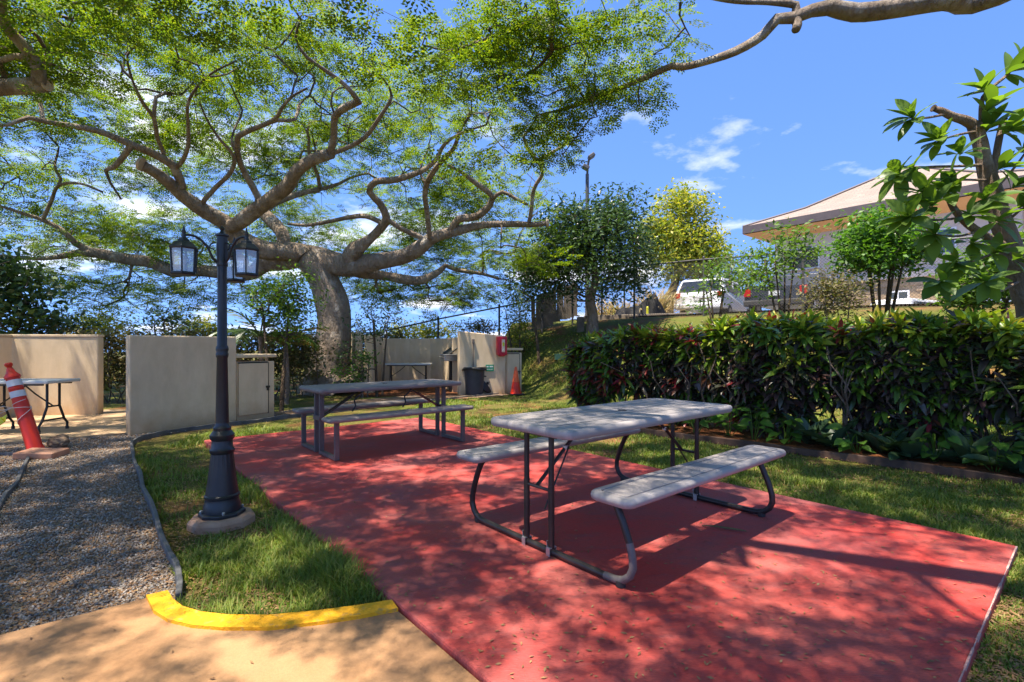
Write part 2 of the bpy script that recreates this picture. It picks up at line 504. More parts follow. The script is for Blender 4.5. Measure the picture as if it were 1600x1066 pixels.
def roof_mat():
    m, nt, b, o = new_mat('weathered shingles')
    br = nt.nodes.new('ShaderNodeTexBrick')
    tc = nt.nodes.new('ShaderNodeTexCoord')
    nt.links.new(tc.outputs['UV'], br.inputs['Vector'])
    _, cr = ramp_noise(nt, .9, (.27, .195, .15), (.36, .27, .215), vec=pos(nt))
    br.inputs['Scale'].default_value = 1; br.inputs['Brick Width'].default_value = .45; br.inputs['Row Height'].default_value = .22
    br.inputs['Mortar Size'].default_value = .018
    nt.links.new(cr.outputs[0], br.inputs['Color1'])
    br.inputs['Color2'].default_value = (.26, .19, .15, 1); br.inputs['Mortar'].default_value = (.17, .14, .125, 1)
    nt.links.new(br.outputs['Color'], b.inputs['Base Color']); b.inputs['Roughness'].default_value = .9
    bump(nt, b, br.outputs['Fac'], -.4, .03)
    return m
M['roof'] = roof_mat()
M['fascia'] = pmat('brown fascia', (.075, .055, .055), (.095, .072, .07), 3, .6, 0)
M['soffit'] = pmat('orange-tan soffit', (.78, .40, .17), (.82, .44, .20), 2, .8, 0)
M['mauve'] = pmat('pale mauve stucco', (.58, .47, .40), (.63, .52, .45), 1.5, .9, .2, .006)
M['stone'] = pmat('tan stone', (.36, .25, .15), (.26, .18, .11), 3, .9, .5, .02)
M['stone2'] = pmat('brown stone', (.28, .185, .115), (.40, .29, .19), 5, .9, .5, .02)
M['car_white'] = pmat('white car paint', (.72, .72, .72), (.68, .68, .69), 2, .22, 0)
M['car_dark'] = pmat('dark blue-grey car paint', (.035, .042, .055), (.03, .036, .047), 2, .22, 0)
M['car_silver'] = pmat('pale silver car paint', (.50, .53, .56), (.46, .49, .52), 2, .25, 0, metal=.3)
M['tail'] = pmat('red tail lamp', (.50, .010, .012), None, 5, .2, 0)
M['tyre'] = pmat('tyre rubber', (.02, .02, .02), None, 8, .85, .1)
def glass_mat(name, col, rough=.04):
    m, nt, b, o = new_mat(name)
    b.inputs['Base Color'].default_value = c4(col); b.inputs['Roughness'].default_value = rough
    b.inputs['Specular IOR Level'].default_value = .8
    return m
M['car_glass'] = glass_mat('dark car glass', (.015, .02, .022))
M['win_glass'] = glass_mat('window glass', (.05, .065, .08))
def pane_mat():
    m, nt, b, o = new_mat('clear lantern glass')
    tr = nt.nodes.new('ShaderNodeBsdfTransparent'); tr.inputs[0].default_value = (.93, .95, .97, 1)
    gl = nt.nodes.new('ShaderNodeBsdfGlossy'); gl.inputs['Roughness'].default_value = .06
    df = nt.nodes.new('ShaderNodeBsdfDiffuse'); df.inputs[0].default_value = (.75, .76, .80, 1)
    m1 = nt.nodes.new('ShaderNodeMixShader'); m1.inputs[0].default_value = .20
    nt.links.new(tr.outputs[0], m1.inputs[1]); nt.links.new(gl.outputs[0], m1.inputs[2])
    m2 = nt.nodes.new('ShaderNodeMixShader'); m2.inputs[0].default_value = .13     # dusty pane
    nt.links.new(m1.outputs[0], m2.inputs[1]); nt.links.new(df.outputs[0], m2.inputs[2])
    nt.links.new(m2.outputs[0], o.inputs['Surface'])
    return m
M['pane'] = pane_mat()
M['bulb'] = pmat('white bulb', (.75, .72, .66), None, 5, .4, 0)

def bark_mat(name, c1, c2, c3, s=5.0):
    m, nt, b, o = new_mat(name)
    v = pos(nt, (1, 1, .45))
    _, a = ramp_noise(nt, s, c1, c2, .35, .65, vec=v, detail=9, rough=.65)
    _, k = ramp_noise(nt, 2.2, (0, 0, 0), (.8, .8, .8), .56, .68, vec=pos(nt), detail=7)
    nt.links.new(mixc(nt, k.outputs[0], a.outputs[0], c3), b.inputs['Base Color'])
    b.inputs['Roughness'].default_value = .9; b.inputs['Specular IOR Level'].default_value = .15
    n2, _ = ramp_noise(nt, s * 4, (0, 0, 0), (1, 1, 1), vec=v, detail=9, rough=.7)
    vo = nt.nodes.new('ShaderNodeTexVoronoi'); vo.feature = 'DISTANCE_TO_EDGE'; vo.inputs['Scale'].default_value = s * 2.2
    nt.links.new(v, vo.inputs['Vector'])
    hh = nt.nodes.new('ShaderNodeMath'); hh.operation = 'MULTIPLY_ADD'; hh.inputs[1].default_value = .7
    nt.links.new(vo.outputs['Distance'], hh.inputs[0]); nt.links.new(n2.outputs['Fac'], hh.inputs[2])
    bump(nt, b, hh.outputs[0], 1.0, .09)
    return m
M['bark'] = bark_mat('grey-brown furrowed bark', (.21, .155, .115), (.38, .305, .24), (.56, .51, .45))
M['bark_d'] = bark_mat('brown bark', (.11, .075, .05), (.18, .13, .09), (.25, .20, .16), 9)
M['bark_p'] = bark_mat('ringed grey-brown bark', (.27, .19, .14), (.40, .30, .23), (.48, .40, .33), 9)
M['twig'] = pmat('dark twig', (.075, .055, .042), (.115, .088, .068), 8, .9, 0)
M['cutwood'] = pmat('pale cut wood', (.42, .30, .20), (.50, .38, .27), 9, .9, .2)

M['lf_pod'] = leaf_mat('feathery leaflet', [(.05, .10, .016), (.095, .165, .022), (.165, .225, .028), (.07, .13, .02), (.25, .27, .035)], .55, .5, (1.55, 1.6, .48))
M['lf_ficus'] = leaf_mat('glossy dark leaf', [(.03, .062, .026), (.055, .10, .036), (.085, .145, .05), (.04, .075, .028)], .25, .35, (1.2, 1.4, .5))
M['lf_yellow'] = leaf_mat('yellow-green leaf', [(.20, .27, .03), (.40, .38, .05), (.52, .44, .07), (.28, .33, .04), (.13, .20, .03)], .45, .5)
M['lf_green'] = leaf_mat('mid green leaf', [(.06, .125, .024), (.10, .19, .034), (.15, .25, .04), (.075, .15, .028)], .4, .45, (1.3, 1.4, .5))
M['lf_lush'] = leaf_mat('fresh green leaf', [(.05, .13, .02), (.09, .21, .03), (.14, .28, .04)], .4, .4, (1.3, 1.4, .5))
M['lf_brown'] = leaf_mat('olive brown leaf', [(.11, .105, .04), (.17, .14, .06), (.22, .15, .075), (.14, .17, .04), (.09, .07, .04)], .3, .6)
M['lf_tan'] = leaf_mat('dry straw blade', [(.45, .34, .17), (.55, .44, .25), (.36, .26, .12), (.30, .32, .10)], .35, .7, (1.1, 1.0, .7))
M['lf_big'] = leaf_mat('large leathery leaf', [(.085, .155, .036), (.125, .215, .045), (.175, .275, .05)], .42, .38, (1.5, 1.6, .4))
M['cr_dark'] = leaf_mat('dark croton leaf', [(.038, .044, .030), (.070, .034, .038), (.048, .090, .030), (.10, .048, .044), (.055, .062, .045)], .12, .30, (1.2, 1.2, .7), .5)
M['cr_green'] = leaf_mat('green croton leaf', [(.09, .20, .026), (.15, .28, .034), (.07, .145, .026), (.21, .33, .038)], .30, .32, (1.3, 1.3, .5), .5)
M['cr_lime'] = leaf_mat('yellow-green croton leaf', [(.25, .35, .03), (.37, .42, .035), (.18, .30, .03), (.45, .36, .045)], .33, .35)
M['cr_red'] = leaf_mat('red croton leaf', [(.22, .035, .03), (.36, .03, .05), (.28, .10, .04), (.12, .03, .03)], .25, .35, (1.3, .9, .7))
M['snake'] = leaf_mat('grey-green strap leaf', [(.035, .075, .04), (.06, .11, .06), (.045, .09, .035)], .15, .35)


# ------------------------------------------------------------------ ground, slab, paths
U = Vector((-0.645, 0.764, 0)); V_ = Vector((0.764, 0.645, 0))      # slab axes
def uv(u, v, z=0.0): return U * u + V_ * v + Vector((0, 0, z))

# the terrain: fine near the camera, coarse towards the horizon
def axis(lo, hi, a, b, fine):
    mid = np.arange(a, b + 1e-6, fine)
    left = a - np.geomspace(fine, a - lo, 26)
    right = b + np.geomspace(fine, hi - b, 26)
    return np.concatenate([left[::-1], mid, right])
gx = axis(-900, 900, -14, 24, .4); gy = axis(-300, 1500, -4, 30, .4)
GX, GY = np.meshgrid(gx, gy)
GZ = H(GX, GY) - .012
GZ = GZ + .018 * np.sin(GX * 1.7 + 1) * np.sin(GY * 1.3) * smooth(9, 12, np.hypot(GX, GY))
far = smooth(45, 140, np.hypot(GX, GY)); GZ = GZ * (1 - far) - 14 * far
nx, ny = len(gx), len(gy)
idx = np.arange(nx * ny).reshape(ny, nx)
Q = np.stack([idx[:-1, :-1], idx[:-1, 1:], idx[1:, 1:], idx[1:, :-1]], -1).reshape(-1, 4)
tag(np_mesh('ground', np.stack([GX, GY, GZ], -1).reshape(-1, 3), Q, M['ground'], smooth_=True), 'red-brown soil under lawn and trees', kind='structure')

SLAB = [uv(.33, 1.10), uv(.33, 4.28), uv(7.41, 4.28), uv(7.41, 1.10)]
mb = MB(); mb.prism([(p.x, p.y) for p in SLAB], -.16, 0.0)
slab = mb.build('patio_slab', M['slab'], bevel=.012, seg=2)
tag(slab, 'red painted concrete slab under the picnic tables', kind='structure')
# chipped pale arris along the right end of the slab
mb = MB()
for k in range(34):
    a = 1.12 + k * .0925; w = random.uniform(.002, .010)
    mb.box(uv(.3335, a + .046, -.0055 - random.uniform(0, .003)), (.096, w, .016), rz=math.atan2(V_.y, V_.x))
o = mb.build('chipped_edge', pmat('chipped bare concrete', (.42, .20, .18), (.50, .34, .31), 30, .9, .6, .006, 60), slab)

# tan walkway in the foreground, its yellow kerb
arc_out = [gp(228, 934, -.02), gp(240, 958, -.02), gp(262, 972, -.02), gp(300, 981, -.02), gp(350, 985, -.02), gp(420, 985, -.02), gp(500, 976, -.02), gp(560, 967, -.02), gp(622, 955, -.02)]
arc_in = [gp(262, 927, -.02), gp(270, 940, -.02), gp(285, 952, -.02), gp(315, 961, -.02), gp(355, 965.5, -.02), gp(420, 966, -.02), gp(495, 959, -.02), gp(555, 951, -.02), gp(612, 942, -.02)]
sl = lambda py: uv(-5 if py > 2000 else 0, 1.09)
near_l = uv(-3.0, 1.088); near_r = uv(2.36, 1.088)
walk_poly = [Vector((-7, 1.05, 0)), gp(-260, 1040), gp(0, 984)] + arc_out + [near_r * 1.0, near_l, Vector((-7, -3, 0))]
tag(poly_sheet('walkway', walk_poly, M['walk'], z=-.022, thick=.15), 'tan concrete walkway in the foreground', kind='structure')
mb = MB()
n = len(arc_out)
top = [Vector((p.x, p.y, -.006)) for p in arc_out] + [Vector((p.x, p.y, -.004)) for p in arc_in]
bot = [p - Vector((0, 0, .12)) for p in top]
mb.v = [tuple(p) for p in top + bot]
for i in range(n - 1):
    mb.f += [(i, i + 1, n + i + 1, n + i), (2 * n + i, 2 * n + i + 1, i + 1, i), (n + i, n + i + 1, 3 * n + i + 1, 3 * n + i)]
mb.f += [(0, n, 3 * n, 2 * n), (n - 1, 3 * n - 1, 4 * n - 1, 2 * n - 1)]
tag(mb.build('kerb', M['yellow']), 'yellow painted kerb curving around the lawn corner', kind='structure')

# gravel path
EDGE_R = [(279, 944), (276, 905), (252, 840), (226, 770), (208, 716), (206, 699), (214, 690), (238, 683), (300, 672), (400, 660), (480, 649), (560, 640)]
edge_r = [gp(x, y, -.05) for x, y in EDGE_R]
path_poly = [gp(-330, 1085, -.05), gp(0, 1000, -.05), gp(232, 950, -.05)] + edge_r + \
    [gp(640, 632, -.05), gp(720, 624, -.05), gp(800, 617, -.05), gp(800, 611, -.05), gp(700, 614, -.05), gp(560, 625, -.05), gp(433, 644, -.05), gp(362, 654, -.05),
     gp(197, 673, -.05), gp(0, 688, -.05), gp(-260, 706, -.05), gp(-420, 760, -.05)]
tag(poly_sheet('gravel_path', path_poly, M['gravel_base'], z=-.045), 'grey gravel path beside the lawn', kind='structure')

lot_poly = [Vector((2.6, 17.3, 0)), Vector((14, 5.9, 0)), Vector((60, 5.9, 0)), Vector((60, 60, 0)), Vector((2.6, 60, 0))]
# parking lot: follows the terrain, 12 mm above it
lx = np.linspace(2.2, 60, 60); ly = np.linspace(4, 70, 60)
LX, LY = np.meshgrid(lx, ly)
shift = np.maximum(0, 14.6 - (LX + LY) * .7071) * .7071
LX2 = LX + shift; LY2 = LY + shift
LZ = H(LX2, LY2) + .03
li = np.arange(3600).reshape(60, 60)
LQ = np.stack([li[:-1, :-1], li[:-1, 1:], li[1:, 1:], li[1:, :-1]], -1).reshape(-1, 4)
cen = np.stack([LX2, LY2], -1).reshape(-1, 2)[LQ]
ar = np.abs((cen[:, 2, 0] - cen[:, 0, 0]) * (cen[:, 3, 1] - cen[:, 1, 1]) - (cen[:, 3, 0] - cen[:, 1, 0]) * (cen[:, 2, 1] - cen[:, 0, 1]))
LQ = LQ[ar > 1e-3]
tag(np_mesh('parking_lot', np.stack([LX2, LY2, LZ], -1).reshape(-1, 3), LQ, M['asphalt'], smooth_=True), 'asphalt parking lot up the bank', kind='structure')

# raised planting bed under the hedge
def dt(d, t, z=0.0):
    """d: away from the slab across the hedge, t: along it"""
    return Vector(((d - t) * .7071, (d + t) * .7071, z))
def edge_d(t): return 6.40 + .04 * math.sin(t * 1.3)
bed = [dt(edge_d(t) + .03, t) for t in np.linspace(-4.5, 4.6, 24)] + [dt(8.15, 5.6), dt(8.2, -4.5)]
tag(poly_sheet('planting_bed', bed, M['bed'], z=.015, thick=.16), 'red bark and soil under the croton hedge', kind='structure')

# floors of the two barbecue enclosures
tag(poly_sheet('enclosure_floor', [gp(-420, 740), gp(-120, 697), gp(0, 689), gp(197, 674), Vector((-4.55, 8.85, 0)), Vector((-6.2, 9.9, 0)), Vector((-9.4, 9.2, 0)), Vector((-11, 6.5, 0))], M['floor'], z=-.022, thick=.06),
    'tan concrete floor between the beige walls', kind='structure')
tag(poly_sheet('grill_floor', [Vector((-3.9, 12.3, 0)), Vector((-1.25, 12.75, 0)), Vector((-1.15, 15.2, 0)), Vector((-3.9, 15.2, 0))], M['bed'], z=-.03, thick=.05),
    'red soil floor inside the grill enclosure', kind='structure')

# pebbles and dry leaflets strewn on the path
def in_path(X, Y): return inside(path_poly, X, Y)
def ico():
    t = (1 + 5 ** .5) / 2
    v = np.array([(-1, t, 0), (1, t, 0), (-1, -t, 0), (1, -t, 0), (0, -1, t), (0, 1, t), (0, -1, -t), (0, 1, -t), (t, 0, -1), (t, 0, 1), (-t, 0, -1), (-t, 0, 1)], float)
    f = np.array([(0, 11, 5), (0, 5, 1), (0, 1, 7), (0, 7, 10), (0, 10, 11), (1, 5, 9), (5, 11, 4), (11, 10, 2), (10, 7, 6), (7, 1, 8), (3, 9, 4), (3, 4, 2), (3, 2, 6), (3, 6, 8), (3, 8, 9), (4, 9, 5), (2, 4, 11), (6, 2, 10), (8, 6, 7), (9, 8, 1)])
    return v / np.linalg.norm(v[0]), f
def rand_rot(N, rng=RNG):
    q = rng.normal(size=(N, 4)); q /= np.linalg.norm(q, axis=1)[:, None]
    w, x, y, z = q.T
    return np.stack([np.stack([1 - 2 * (y * y + z * z), 2 * (x * y - z * w), 2 * (x * z + y * w)], -1),
                     np.stack([2 * (x * y + z * w), 1 - 2 * (x * x + z * z), 2 * (y * z - x * w)], -1),
                     np.stack([2 * (x * z - y * w), 2 * (y * z + x * w), 1 - 2 * (x * x + y * y)], -1)], -2)
def scatter(T, TQ, P, R, S):
    """copies of template T (n,3)/TQ at P (N,3), rotations R (N,3,3), sizes S (N,) or (N,3)"""
    S = np.asarray(S, float)
    if S.ndim == 1: S = S[:, None].repeat(3, 1)
    A = np.einsum('nij,nkj->nki', R, T[None] * S[:, None, :]) + P[:, None, :]
    n = len(T)
    Qs = TQ[None] + (np.arange(len(P)) * n)[:, None, None]
    return A.reshape(-1, 3), Qs.reshape(-1, TQ.shape[1])
def frame(d, nrm):
    """rotation whose X axis is d and whose Z axis is close to nrm"""
    d = d / (np.linalg.norm(d, axis=-1, keepdims=True) + 1e-9)
    y = np.cross(nrm, d); y /= (np.linalg.norm(y, axis=-1, keepdims=True) + 1e-9)
    z = np.cross(d, y)
    return np.stack([d, y, z], -1)

iv, iff = ico()
N = 110000
Yp = np.exp(RNG.uniform(math.log(1.9), math.log(9), N)); Xp = RNG.uniform(-1.35, -.3, N) * Yp * 1.0
k = in_path(Xp, Yp) & (Xp > -1.15 * Yp)
Xp, Yp = Xp[k][:30000], Yp[k][:30000]; n = len(Xp)
s = RNG.uniform(.0032, .0078, n) * (1 + .06 * Yp)
Vv, Qq = scatter(iv, iff, np.stack([Xp, Yp, np.full(n, -.041) + s * .3], -1), rand_rot(n), np.stack([s, s * RNG.uniform(.6, 1, n), s * RNG.uniform(.45, .8, n)], -1))
tag(np_mesh('gravel', Vv, Qq, M['pebble']), 'loose grey gravel on the path', 'gravel', kind='stuff')

LT = np.array([(-.5, 0, 0), (0, -.22, .04), (.5, 0, .02), (0, .22, .04)]); LTQ = np.array([(0, 1, 2, 3)])
def flat_rot(N, tilt=.35):
    a = RNG.uniform(0, 2 * math.pi, N)
    d = np.stack([np.cos(a), np.sin(a), RNG.normal(0, tilt * .5, N)], -1)
    nr = np.stack([RNG.normal(0, tilt, N), RNG.normal(0, tilt, N), np.ones(N)], -1)
    return frame(d, nr)
N = 150000
Yp = np.exp(RNG.uniform(math.log(1.7), math.log(14), N)); Xp = RNG.uniform(-1.3, 1.1, N) * Yp
inp = in_path(Xp, Yp); ins = inside(SLAB, Xp, Yp); inw = inside(walk_poly, Xp, Yp)
clump = np.sin(Xp * 2.3 + 1.1 * np.sin(Yp * 1.9)) * np.sin(Yp * 2.1 + .7 * np.sin(Xp * 3.1))
keep = (inp & (RNG.random(N) < .62 + .35 * clump)) | (ins & (RNG.random(N) < .03)) | (inw & (RNG.random(N) < .002)) | (~inp & ~ins & ~inw & (RNG.random(N) < .7))
Xp, Yp = Xp[keep], Yp[keep]; inp, ins, inw = inp[keep], ins[keep], inw[keep]
zz = np.where(inp, -.033, np.where(ins, .004, np.where(inw, -.017, H(Xp, Yp) + .006)))
n = len(Xp); s = RNG.uniform(.014, .032, n)
Vv, Qq = scatter(LT, LTQ, np.stack([Xp, Yp, zz], -1), flat_rot(n, .25), np.stack([s, s * .8, s], -1))
tag(np_mesh('leaf_litter', Vv, Qq, M['litter']), 'dry brown leaflets strewn over path and lawn', 'leaf litter', kind='stuff')

# lawn
N = 700000
Yp = np.exp(RNG.uniform(math.log(1.75), math.log(17), N)); Xp = RNG.uniform(-.95, 1.12, N) * Yp
dd = (Xp + Yp) * .7071; tt = (Yp - Xp) * .7071
ok = ~in_path(Xp, Yp) & ~inside(SLAB, Xp, Yp) & ~inside(walk_poly, Xp, Yp) & ~inside(bed, Xp, Yp)
kerb_poly = [p for p in arc_out] + [p for p in reversed(arc_in)]
ok &= ~inside(kerb_poly, Xp, Yp)
ok &= ~((Xp < -3.2) & (Yp > 7.6)) & ~((Xp < -1.2) & (Yp > 11.6)) & ~((Xp < .35) & (Yp > 12.6)) & (dd < 12.6) & ~((Yp > 12.0) & (Xp < -.2))
ok &= ~((Xp < -2.0) & (Yp > 7.9) & (Yp < 16)) & ~((Xp < -4.3) & (Yp > 5.6)) & ~((Xp < -3.9) & (Yp > 7.2))
patch = (np.sin(Xp * 1.9 + 2 * np.sin(Yp * .8 + .5)) * np.sin(Yp * 1.6 + 1.4 * np.sin(Xp * 1.1 + 2)) + .55 * np.sin(Xp * 5.1 + Yp * 2.2) * np.sin(Yp * 4.7 - Xp * 1.4))
dens = np.clip(.52 + .62 * patch, .07, 1)
dens = np.where(Xp > 0, np.clip(dens + .15, .2, 1), dens)
dens *= np.where((dd > 6.15) & (dd < 6.5) & (tt < 5), .45, 1)
dens *= np.where(dd > 11.3, np.clip((12.6 - dd) / 1.3, 0, 1), 1)
for bx_, by_, br_ in ((-3.05, 4.55, .40), (-2.35, 3.35, .30), (-1.60, 2.55, .26), (-1.25, 2.42, .22), (-3.9, 5.9, .45), (-2.62, 3.9, .26), (-1.75, 3.35, .25), (1.75, 4.75, .35), (2.6, 4.3, .30), (3.3, 3.6, .35), (.9, 6.6, .45), (-.4, 9.2, .6), (3.6, 3.0, .3), (1.2, 5.9, .3)):
    q_ = np.hypot(Xp - bx_, (Yp - by_) * 1.2) / br_ + .35 * np.sin(Xp * 13 + by_ * 9) * np.sin(Yp * 11 + bx_ * 7)
    dens *= np.clip(.10 + .9 * (q_ - .55) / .6, .10, 1)
ok &= RNG.random(N) < dens
Xp, Yp, dd = Xp[ok], Yp[ok], dd[ok]; patch = patch[ok]; n = len(Xp)
left = Xp < -.55
tallness = np.where(left, .038, .032) * np.clip(1 + .5 * patch, .5, 1.5) * (1 + .02 * Yp)
# longer tufts right against the slab and the kerb
vv_ = Xp * V_.x + Yp * V_.y
tallness *= np.where((vv_ > .93) & (vv_ < 1.10), 1.6, 1)
hgt = tallness * RNG.uniform(.55, 1.45, n)
wid = RNG.uniform(.0028, .0052, n) * (.75 + .22 * Yp)
a = RNG.uniform(0, 2 * math.pi, n); ln = RNG.uniform(.25, 1.1, n)
bx = np.stack([Xp, Yp, H(Xp, Yp) - .012], -1)
side = np.stack([-np.sin(a), np.cos(a), np.zeros(n)], -1) * wid[:, None] * .5
lean = np.stack([np.cos(a), np.sin(a), np.zeros(n)], -1) * (hgt * ln)[:, None]
upv = np.stack([np.zeros(n), np.zeros(n), hgt], -1)
v0, v1 = bx - side, bx + side
v2 = bx + lean * .45 + upv * .66 + side * .8; v3 = bx + lean * .45 + upv * .66 - side * .8
v4 = bx + lean * 1.05 + upv * .95 + side * .12; v5 = bx + lean * 1.05 + upv * .95 - side * .12
VV = np.stack([v0, v1, v2, v3, v4, v5], 1).reshape(-1, 3)
q = np.array([(0, 1, 2, 3), (3, 2, 4, 5)])
QQ = (q[None] + (np.arange(n) * 6)[:, None, None]).reshape(-1, 4)
tag(np_mesh('lawn', VV, QQ, M['grass']), 'short patchy lawn around the red slab and up the bank', 'grass', kind='stuff')


# ------------------------------------------------------------------ trees: skeleton growing and leaves
class Tree:
    def __init__(s, seed):
        s.rng = np.random.default_rng(seed); s.P = []; s.par = []; s.r = []; s.fix = []; s.dirn = []
    def chain(s, pts, step=.15, join=None, wig=0.0):
        """traced limb: rows (x, y, z, r); joined to the nearest node there is"""
        C = spline(pts, step)
        if s.P:
            A = np.array(s.P); j = int(np.argmin(np.linalg.norm(A - C[0, :3], axis=1)))
            prev = j
        else: prev = -1
        ph = s.rng.uniform(0, 6, 3)
        for i, c in enumerate(C):
            p = c[:3].copy()
            if wig and 0 < i: p += wig * np.sin(i * .55 + ph) * min(1, i / 4)
            s.P.append(p); s.par.append(prev); s.r.append(c[3]); s.fix.append(True)
            prev = len(s.P) - 1
        return prev
    def grow(s, anchors, step=.22, wig=.06, rtip=.006, expo=2.35, away=.25, lift=0.0):
        rng = s.rng
        root = np.array(s.P[0])
        anchors = np.asarray(anchors)
        order = np.argsort(np.linalg.norm(anchors - np.array(s.P).mean(0), axis=1))
        cap = len(s.P) + len(anchors) * 40
        P = np.zeros((cap, 3)); n = len(s.P); P[:n] = np.array(s.P)
        par = list(s.par); L = np.zeros(cap)
        for i in range(n): L[i] = 0 if par[i] < 0 else L[par[i]] + np.linalg.norm(P[i] - P[par[i]])
        tips = []
        for ai in order:
            a = anchors[ai]
            d = np.linalg.norm(P[:n] - a, axis=1)
            j = int(np.argmin(d + away * L[:n] * .25))
            dist = d[j]
            if dist < .05: tips.append(j); continue
            pd = P[j] - P[par[j]] if par[j] >= 0 else np.array([0, 0, 1.0])
            pd = pd / (np.linalg.norm(pd) + 1e-9)
            c = P[j] + pd * dist * .35 + np.array([0, 0, lift * dist]) + rng.normal(0, .12, 3) * dist
            k = max(1, int(dist / step)); prev = j
            off = rng.uniform(0, 6, 3); fr = rng.uniform(.6, 1.1)
            for q in range(1, k + 1):
                t = q / k
                p = (1 - t) ** 2 * P[j] + 2 * t * (1 - t) * c + t * t * a
                p = p + wig * np.sin(q * fr + off) * math.sin(math.pi * t)
                P[n] = p; par.append(prev); L[n] = L[prev] + np.linalg.norm(p - P[prev]); prev = n; n += 1
                if n >= cap - 2: break
            tips.append(prev)
            if n >= cap - 60: break
        P = P[:n]
        rr = np.zeros(n); 
        for t in tips: rr[t] += rtip ** expo
        nfix = len(s.r)
        for i in range(n - 1, -1, -1):
            if rr[i] == 0: rr[i] = rtip ** expo * .7
            if par[i] >= 0: rr[par[i]] += rr[i]
        rad = rr ** (1 / expo)
        rad[:nfix] = np.array(s.r)
        for i in range(nfix, n):          # a branch is never thicker than what carries it
            rad[i] = min(rad[i], rad[par[i]] * .92)
        s.P = [p for p in P]; s.par = par; s.r = list(rad); s.fix += [False] * (n - nfix)
        return P[tips]
    def tubes(s, which, sides=6, rough=0.0):
        """vertex/face arrays of the branches: which(i) picks nodes"""
        n = len(s.P); kids = [[] for _ in range(n)]
        for i, p in enumerate(s.par):
            if p >= 0: kids[p].append(i)
        Vs, Fs = [], []; base = 0
        P = np.array(s.P); r = np.array(s.r)
        main = [max(k, key=lambda c: r[c]) if k else -1 for k in kids]
        for i in range(n):
            p = s.par[i]
            start = p < 0 or main[p] != i or (which(i) and not which(p))
            if not start or not which(i): continue
            ch = [] if p < 0 else [p]
            rad = [] if p < 0 else [min(r[p], r[i] * 1.25)]
            c = i
            while c >= 0 and which(c):
                ch.append(c); rad.append(r[c]); c = main[c]
            if len(ch) < 2: continue
            Q = P[ch]; T = np.gradient(Q, axis=0); T /= (np.linalg.norm(T, axis=1)[:, None] + 1e-9)
            up = np.cross(T[0], [.31, .22, .92]); up /= np.linalg.norm(up) + 1e-9
            ang = np.arange(sides) * 2 * math.pi / sides
            ph = s.rng.uniform(0, 6.28, 4)
            for k in range(len(ch)):
                up = up - T[k] * up.dot(T[k]); up /= np.linalg.norm(up) + 1e-9
                qv = np.cross(T[k], up)
                R = rad[k]
                if rough:
                    R = rad[k] * (1 + rough * (np.sin(ang * 2 + ph[0] + k * .23) * .5 + np.sin(ang * 3 + ph[1] - k * .31) * .4 + np.sin(ang * 5 + ph[2] + k * .17) * .3 + .5 * math.sin(k * .7 + ph[3])))
                    R = R[:, None]
                Vs.append(Q[k] + (np.cos(ang)[:, None] * up + np.sin(ang)[:, None] * qv) * R)
            m = len(ch)
            g = base + np.arange(m * sides).reshape(m, sides)
            g2 = np.roll(g, -1, axis=1)
            Fs.append(np.stack([g[:-1], g2[:-1], g2[1:], g[1:]], -1).reshape(-1, 4))
            # closed end
            base += m * sides
            if sides % 2 == 0:
                e = g[-1]
                Fs.append(np.array([[e[a_], e[a_ + 1], e[sides - 2 - a_], e[sides - 1 - a_]] for a_ in range(sides // 2 - 1)]))
        if not Vs: return None
        return np.concatenate(Vs), np.concatenate(Fs)
    def build(s, root, bark, twig, thick=.03, sides=12, rough=.05, loc=None):
        off = np.array(loc if loc is not None else (0, 0, 0), float)
        rr = s.r
        a = s.tubes(lambda i: rr[i] >= thick, sides, rough)
        if a: np_mesh('trunk', a[0] - off, a[1], bark, root, True)
        b = s.tubes(lambda i: rr[i] < thick, 4)
        if b: np_mesh('branches', b[0] - off, b[1], twig, root, True)['kind'] = 'stuff'

# compound spray: a rachis with pairs of pinnae, each with pairs of leaflets
def spray_template(pairs=4, per=3, seed=1):
    rng = np.random.default_rng(seed); Vs, Qs = [], []; b = 0
    def leaflet(p, d, L, W):
        nonlocal b
        d = d / np.linalg.norm(d); sd = np.cross([0, 0, 1.0], d); sd /= np.linalg.norm(sd)
        up = np.array([0, 0, 1.0])
        Vs.extend([p, p + d * L * .5 + sd * W + up * rng.normal(0, .012), p + d * L + up * rng.normal(-.01, .015), p + d * L * .5 - sd * W + up * rng.normal(0, .012)])
        Qs.append((b, b + 1, b + 2, b + 3)); b += 4
    for i in range(pairs):
        x = .12 + i * .22
        for sgn in (-1, 1):
            base = np.array([x, 0, -.05 * x * x]); dr = np.array([.62, sgn * .8, -.12 + rng.normal(0, .07)])
            Lp = .42 * (1 - .35 * abs(i / (pairs - 1) - .55))
            for j in range(per):
                q = base + dr * Lp * ((j + .7) / per)
                for s2 in (-1, 1):
                    dl = dr * .55 + np.array([-dr[1], dr[0], 0]) * s2 * .85 + np.array([0, 0, rng.normal(0, .12)])
                    leaflet(q, dl, .175 + rng.normal(0, .025), .036)
            leaflet(base + dr * Lp, dr, .17, .036)
    return np.array(Vs), np.array(Qs)
SPRAYS = [spray_template(4, 3, 1), spray_template(3, 3, 2), spray_template(4, 3, 5)]

